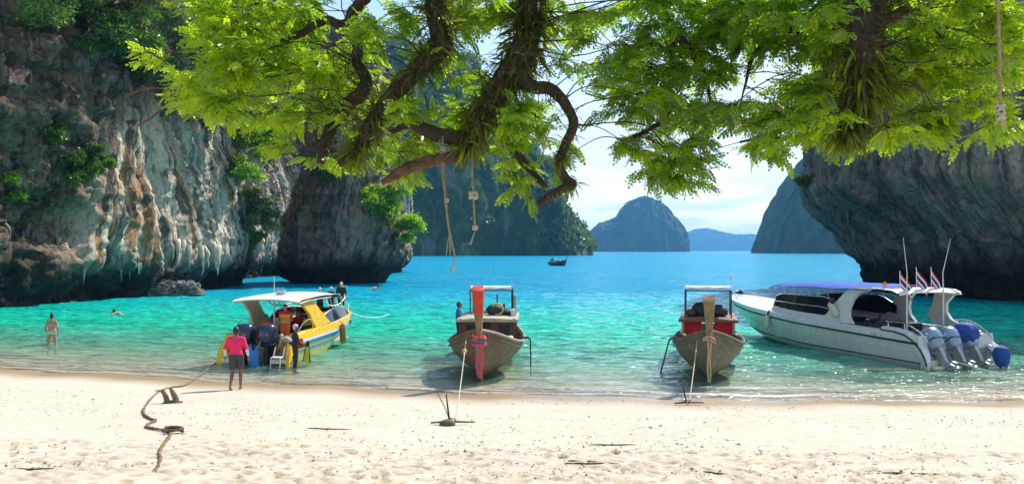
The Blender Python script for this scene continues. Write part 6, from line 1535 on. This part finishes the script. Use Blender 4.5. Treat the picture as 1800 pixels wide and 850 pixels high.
limb('branch', [(1180, 48, 9.9, 5), (1182, 90, 9.8, 5), (1178, 150, 9.7, 5), (1170, 205, 9.7, 5), (1140, 228, 9.6, 4), (1105, 247, 9.6, 4)])
LI = limb('limb', [(1530, -240, 8.3, 40), (1518, -80, 8.2, 36), (1513, 10, 8.1, 34), (1516, 90, 8.0, 30), (1518, 140, 8.0, 25), (1506, 180, 8.0, 21), (1494, 215, 8.0, 15), (1488, 244, 8.0, 6)], rough=.2)
limb('branch', [(1520, 130, 8.0, 8), (1524, 170, 7.9, 6), (1520, 205, 7.9, 5), (1527, 235, 7.9, 3)], BARK_R)
limb('branch', [(1545, 40, 8.2, 9), (1592, 18, 8.3, 8), (1640, -2, 8.4, 8), (1720, -60, 8.6, 9), (1760, -200, 8.8, 10)], BARK_R)
limb('branch', [(1480, -30, 9, 6), (1400, 45, 9.2, 5), (1330, 90, 9.4, 4), (1310, 150, 9.5, 2), (1300, 190, 9.5, 1)]); limb('branch', [(1420, 215, 9.2, 3), (1390, 222, 9.2, 4), (1350, 238, 9.3, 4), (1300, 250, 9.4, 2)], BARK_R)
limb('branch', [(1640, -40, 8.8, 7), (1650, 60, 8.8, 4), (1690, 130, 8.7, 3), (1730, 215, 8.7, 2)], BARK_R); limb('branch', [(720, -90, 10.2, 8), (520, -60, 10.4, 7), (420, 40, 10.4, 5), (330, 150, 10.4, 3)])
limb('branch', [(470, 88, 10, 4), (500, 110, 10, 4), (540, 130, 9.9, 3), (556, 133, 9.9, 2)], BARK_R)
limb('bare_twig', [(330, 170, 10.3, 2), (300, 158, 10.3, 1.9), (262, 155, 10.3, 1.8), (232, 165, 10.3, 1.6), (215, 182, 10.3, 1.2), (199, 194, 10.3, .7)], BARK_R, 6); limb('bare_twig', [(330, 170, 10.3, 2), (298, 182, 10.3, 2), (265, 208, 10.3, 1.8), (238, 222, 10.3, 1)], BARK_R, 6); limb('bare_twig', [(232, 165, 10.3, 1.5), (231, 155, 10.3, 1.2), (230, 144, 10.3, .8)], BARK_R, 5)
# hidden main limbs that join the trunk overhead, out of the frame
limb_w('limb', [(2.2, 4.5, 10.2, .40), (4.2, 6.4, 10.4, .34), (4.4, 8.0, 9.2, .27), (3.55, 8.3, 7.75, .22)])
limb_w('limb', [(2.2, 4.5, 10.2, .36), (-.6, 7.2, 10.6, .26), (-.05, 9.4, 8.5, .2)]); limb_w('limb', [(-.6, 7.2, 10.6, .2), (-1.4, 9.0, 9.4, .12), (-1.2, 9.9, 7.6, .09)]); limb_w('limb', [(4.2, 6.4, 10.4, .2), (3.4, 9.2, 9.6, .12), (1.7, 10.1, 8.2, .08)])
limb_w('limb', [(4.3, 7.2, 10.0, .2), (5.4, 8.2, 9.2, .12), (5.05, 8.8, 7.9, .08)])

# how thick the leaves hang, cell by cell of 50 px, from above the frame downwards
DENS = [  # y: -75, -25, 25, 75, ... 325
    "000001133333333333333333333333333333",
    "000001245555555555555555555555555555",
    "000000379999876999999987999999999999",
    "000000489999764766998766899999999999",
    "000001699999975543676555788876667787",
    "000000599999999533677667787766556675",
    "000000026667764544556455666655445421",
    "000000001244554454350334333243133100",
    "000000000001221000220002310000000000",
]
def foliage():
    r = np.random.default_rng(33); LP = np.array(limb_pts); cl = []
    for row, s in enumerate(DENS):
        y0 = -100 + 50 * row
        for cidx, ch in enumerate(s):
            d = int(ch)
            for _ in range(int(d * .60 + r.random())):
                px = cidx * 50 + r.uniform(0, 50); py = y0 + r.uniform(0, 50)
                if vnoise(np.array([[px / 85., py / 60., 3.3]]), 19)[0] > np.interp(px, [700, 950, 1250, 1400], [.34, .22, .20, .34]): continue
                if any(((px - gx) / ga) ** 2 + ((py - gy_) / gb) ** 2 < 1 for gx, gy_, ga, gb in ((850, 95, 55, 65), (1025, 110, 44, 55), (700, 105, 38, 45), (1330, 190, 22, 22), (435, 268, 58, 60), (1545, 215, 60, 30), (1700, 160, 40, 30))): continue
                base = np.interp(px, [250, 500, 900, 1250, 1500, 1800], [10.2, 9.8, 9.2, 9.6, 8.6, 8.8]); cl.append((px, py - (8 if py < 150 else (75 if px > 1580 and py > 150 else (58 if px > 1400 and py > 200 else (42 if py > 220 else 26)))), base + r.uniform(-1.3, 1.5)))
    # clusters that give the ragged lower outline
    for (px, py) in ((1135, 318), (1165, 330), (1190, 335), (1205, 318), (1215, 300), (1160, 290), (1120, 290), (1100, 275), (1185, 300), (1345, 268), (1360, 282), (1330, 262), (1650, 232), (1620, 247), (1585, 250), (1555, 240), (1600, 217), (1725, 212), (1745, 235), (1762, 242), (1700, 190), (1450, 255), (1462, 235), (700, 300), (722, 318), (690, 330), (600, 305), (560, 300), (905, 300), (925, 335), (915, 275), (880, 260), (1000, 300), (1015, 285), (300, 190), (335, 200), (290, 130), (360, 175), (1130, 255), (1215, 265)):
        cl.append((px, py - 22, np.interp(px, [250, 500, 900, 1250, 1500, 1800], [10.2, 9.8, 9.1, 9.5, 8.4, 8.6]) + r.uniform(-.4, .4)))
    # feathery leaf: leaflets in pairs on a curved rib
    protos = []
    for v in range(3):
        V = []; F = []; L = .145; npair = (4, 5, 4)[v]
        for j in range(npair + 1):
            t = (j + .8) / (npair + .8); x = L * t; z = -.10 * L * t * t * (1 + .5 * v)
            for s in ((-1, 1) if j < npair else (0,)):
                ang = R(62 - 22 * t) * s if s else 0.0; ll = .047 * (1 - .25 * abs(t - .55)) * (1.15 if s == 0 else 1); w = ll * .33
                dx, dy = math.cos(ang), math.sin(ang); b = len(V); dz = -.18 * ll * (1 if s else .6)
                for (u, q, zz) in ((0, 0, 0), (.62, -1, dz * .3), (1, 0, dz), (.62, 1, dz * .3)):
                    V.append((x + dx * u * ll - dy * q * w, dy * u * ll + dx * q * w, z + zz))
                F += [(b, b + 1, b + 2), (b, b + 2, b + 3)]
        b = len(V); V += [(0, -.003, 0), (L, 0, -.10 * L * (1 + .5 * v)), (0, .003, 0)]; F.append((b, b + 1, b + 2))
        protos.append((np.array(V, dtype=float), np.array(F)))
    tw = MB(); pos = []; dirs = []; tones = []
    for (px, py, Y) in cl:
        c = np.array(at(px, py, Y)); d = LP[:, :3] - c; dist = np.linalg.norm(d, axis=1) - 2 * LP[:, 3] + np.where(LP[:, 2] < c[2] - .1, .6, 0)
        j = int(np.argmin(dist)); a = LP[j, :3]; gap = np.linalg.norm(c - a)
        if gap > 2.6: 
            a = c + (a - c) / gap * 1.3 + np.array([0, 0, .5]); gap = np.linalg.norm(c - a)
        mid = (a + c) / 2 + r.normal(size=3) * .10 * gap + np.array([0, 0, .12 * gap])
        end = c + np.array([r.normal() * .1, r.normal() * .1, -.12])
        path = catmull([a, mid, c, end], 4); r0 = min(.013, .004 + .004 * gap)
        tw.tube([tuple(Vector(p) - TREE_OFF) for p in path], list(np.linspace(r0, .003, len(path))), 4, cap=False)
        out = c - a; out[2] *= .3; out = out / (np.linalg.norm(out) + 1e-6); tone0 = r.random()
        for sub in range(5):
            o = out * .7 + r.normal(size=3) * np.array([.7, .7, .35]); o /= np.linalg.norm(o); tip = c + o * r.uniform(.12, .40)
            tw.tube([tuple(Vector(c) - TREE_OFF), tuple(Vector((c + tip) / 2 + np.array([0, 0, .02])) - TREE_OFF), tuple(Vector(tip) - TREE_OFF)], [.005, .004, .002], 3, cap=False)
            nl = r.integers(7, 13)
            for q in range(nl):
                t = (q + 1) / nl; p = c + (tip - c) * t; side = np.cross(o, [0, 0, 1.0]) * (1 if q % 2 else -1)
                dd = o * (.35 + .5 * t) + side * (.8 - .4 * t) + r.normal(size=3) * .28 + np.array([0, 0, -.28])
                pos.append(p); dirs.append(dd); tones.append(np.clip(.30 + .30 * tone0 + r.normal() * .16, 0, 1))
    tw.build('twigs', BARK, TREE, 180, recalc=False)['kind'] = 'stuff'
    pos = np.array(pos); dirs = np.array(dirs); tones = np.array(tones)
    keep = np.ones(len(pos), bool)                             # the big limbs carry ferns, not leaves: keep the space before them open
    for C in (LA, LC, LD, LI, L2, LF):
        for c in C[::2]:
            q = pos - c[:3]; y = q[:, 1]
            keep &= ~((np.hypot(q[:, 0], q[:, 2]) < c[3] * 1.15 + .13) & (y < .3) & (y > -2.6) & (r.random(len(pos)) < .93))
    pos = pos[keep]; dirs = dirs[keep]; tones = tones[keep]; n = len(pos)
    # lit-through yellow-green painted into the tones at both sides, darker green in the middle
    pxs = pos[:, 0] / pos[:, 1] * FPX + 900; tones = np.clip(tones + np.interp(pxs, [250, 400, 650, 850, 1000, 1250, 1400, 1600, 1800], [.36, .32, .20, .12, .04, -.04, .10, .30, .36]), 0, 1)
    up = np.array([0, 0, 1.0]) + r.normal(size=(n, 3)) * .55; Rm = frame(dirs, up); sc = r.uniform(.7, 1.2, n)
    kind = r.integers(0, 3, n)
    front = np.argsort(pos[:, 1] + .02 * pos[:, 2])[:]                         # 300 that show largest become leaves of their own
    edge = np.where((pos[:, 2] < 6.4) & (pos[:, 1] < 9.6))[0]; own = r.choice(edge, 300, replace=False); mask = np.ones(n, bool); mask[own] = False
    Vs, Fs, Ts, b = [], [], [], 0
    for v in range(3):
        m = mask & (kind == v); V, F, T = scatter_mesh(protos[v][0], protos[v][1], pos[m], Rm[m], sc[m], tones[m]); Vs.append(V); Fs.append(F + b); Ts.append(T); b += len(V)
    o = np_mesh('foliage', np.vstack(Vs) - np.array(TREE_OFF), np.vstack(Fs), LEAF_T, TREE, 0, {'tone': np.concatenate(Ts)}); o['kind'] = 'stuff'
    shared = []
    for v in range(3):
        for tn in (.1, .3, .5, .7, .9):
            q = np_mesh('leaf', protos[v][0], protos[v][1], LEAF_T, TREE, 0, {'tone': np.full(len(protos[v][0]), tn)}); shared.append(q)
    used = set()
    for i in own:
        s = kind[i] * 5 + min(4, int(tones[i] * 5)); q = shared[s] if s not in used else shared[s].copy()
        if s in used: col.objects.link(q); q.parent = TREE
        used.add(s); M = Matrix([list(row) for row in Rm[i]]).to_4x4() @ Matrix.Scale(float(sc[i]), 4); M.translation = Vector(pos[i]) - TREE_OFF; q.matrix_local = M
    for s, q in enumerate(shared):
        if s not in used: bpy.data.objects.remove(q)
    print('leaves', n, 'clusters', len(cl))
foliage()

# strap-leaved ferns and orchids clothing the limbs
def ferns():
    r = np.random.default_rng(44); V0 = []; F0 = []
    for j in range(6):
        t = j / 5; w = .060 * math.sin(math.pi * (.12 + .86 * t)) + .002; z = -.55 * t * t; V0 += [(t, -w / .3, z), (t, 0, z - .012), (t, w / .3, z)]
    for j in range(5):
        a = j * 3; F0 += [(a, a + 3, a + 4, a + 1), (a + 1, a + 4, a + 5, a + 2)]
    V0 = np.array(V0, dtype=float) * np.array([1, .30, 1]); F0 = np.array(F0)
    def clump(p, rad, n, L, hang):
        d = r.normal(size=(n, 3)) * np.array([1, 1, .7]); d[:, 2] += .25 - hang; d /= np.linalg.norm(d, axis=1)[:, None]
        ps = d * rad * .9 + r.normal(size=(n, 3)) * rad * .3; Rm = frame(d, np.array([0, 0, 1.0]) + r.normal(size=(n, 3)) * .3)
        V, F, T = scatter_mesh(V0, F0, ps, Rm, L * r.uniform(.5, 1.2, n), np.clip(r.normal(.42, .24, n), 0, 1))
        o = np_mesh('fern', V, F, LEAF_F, TREE, 0, {'tone': T}); o.location = Vector(p) - TREE_OFF; o['kind'] = 'stuff'
    for C, sp, n, L, hang, skip in ((LA, 2, 46, .20, .2, 6), (LC, 2, 80, .22, .35, 4), (LD, 3, 20, .10, .2, 2), (LI, 2, 60, .22, .9, 4), (L2, 4, 20, .13, .1, 12)):
        for i in range(skip, len(C) - 3, sp): clump(C[i][:3], C[i][3], int(n * r.uniform(.6, 1.3)), L * r.uniform(.8, 1.2), hang)
ferns()

# ropes hanging from the limbs
ROPE_T = plain('tan_rope', (0.36, 0.26, 0.13), 0.9, var=0.3, scale=25, bump=0.5, bscale=60)
def hang_rope(label, pts, r0, knots=(), frayed=0):
    P = catmull([tuple(at(px, py, Y)) for (px, py, Y) in pts], 6); r = empty('hanging_rope', P[0]); tag(r, label, 'rope', 'ropes hanging from the tree'); o0 = Vector(P[0])
    mb = MB(); mb.tube([tuple(Vector(p) - o0) for p in P], [r0 * (1 + .18 * math.sin(i * 2.2)) for i in range(len(P))], 7); mb.build('rope_strand', ROPE_T, r, 180)
    for (px, py, Y, s) in knots:
        c = at(px, py, Y) - o0; k = MB(); k.tube([(c.x + s * math.cos(a) * (.9 + .2 * math.sin(3 * a)), c.y + s * math.sin(a), c.z + s * .8 * math.sin(1.5 * a)) for a in np.linspace(0, 12.5, 40)], s * .5, 6); k.build('rope_knot', ROPE, r, 180)
    e = Vector(P[-1]) - o0
    for i in range(frayed):
        mb = MB(); dx = random.uniform(-.06, .06); mb.tube([tuple(e), tuple(e + Vector((dx * .5, random.uniform(-.03, .03), -.08))), tuple(e + Vector((dx, 0, -random.uniform(.12, .22))))], .004, 4); mb.build('frayed_end', ROPE, r, 180)
hang_rope('long frayed rope hanging beside the pale rock wall, left of the knotted one', [(778, 240, 8.8), (780, 300, 8.8), (784, 360, 8.8), (789, 400, 8.8), (795, 430, 8.8), (800, 452, 8.8)], .011, [(779, 262, 8.8, .024), (785, 352, 8.8, .018)], 5)
hang_rope('second strand tied up against the long frayed rope', [(773, 245, 8.78), (777, 300, 8.78), (783, 352, 8.78), (790, 412, 8.79)], .007, [], 2)
hang_rope('short rope with a big knot in its middle hanging right of the long frayed one', [(830, 245, 8.85), (830, 300, 8.85), (832, 345, 8.85), (834, 380, 8.85), (835, 404, 8.85)], .010, [(832, 343, 8.85, .036), (835, 400, 8.85, .022)], 2)
hang_rope('rope ending in a ball of knots hanging before the overhanging grey rock', [(1752, -60, 7.0), (1755, 40, 7.0), (1757, 110, 7.0), (1758, 160, 7.0), (1759, 190, 7.0)], .014, [(1759, 190, 7.0, .028), (1760, 204, 7.0, .028)], 5)
build_haze()
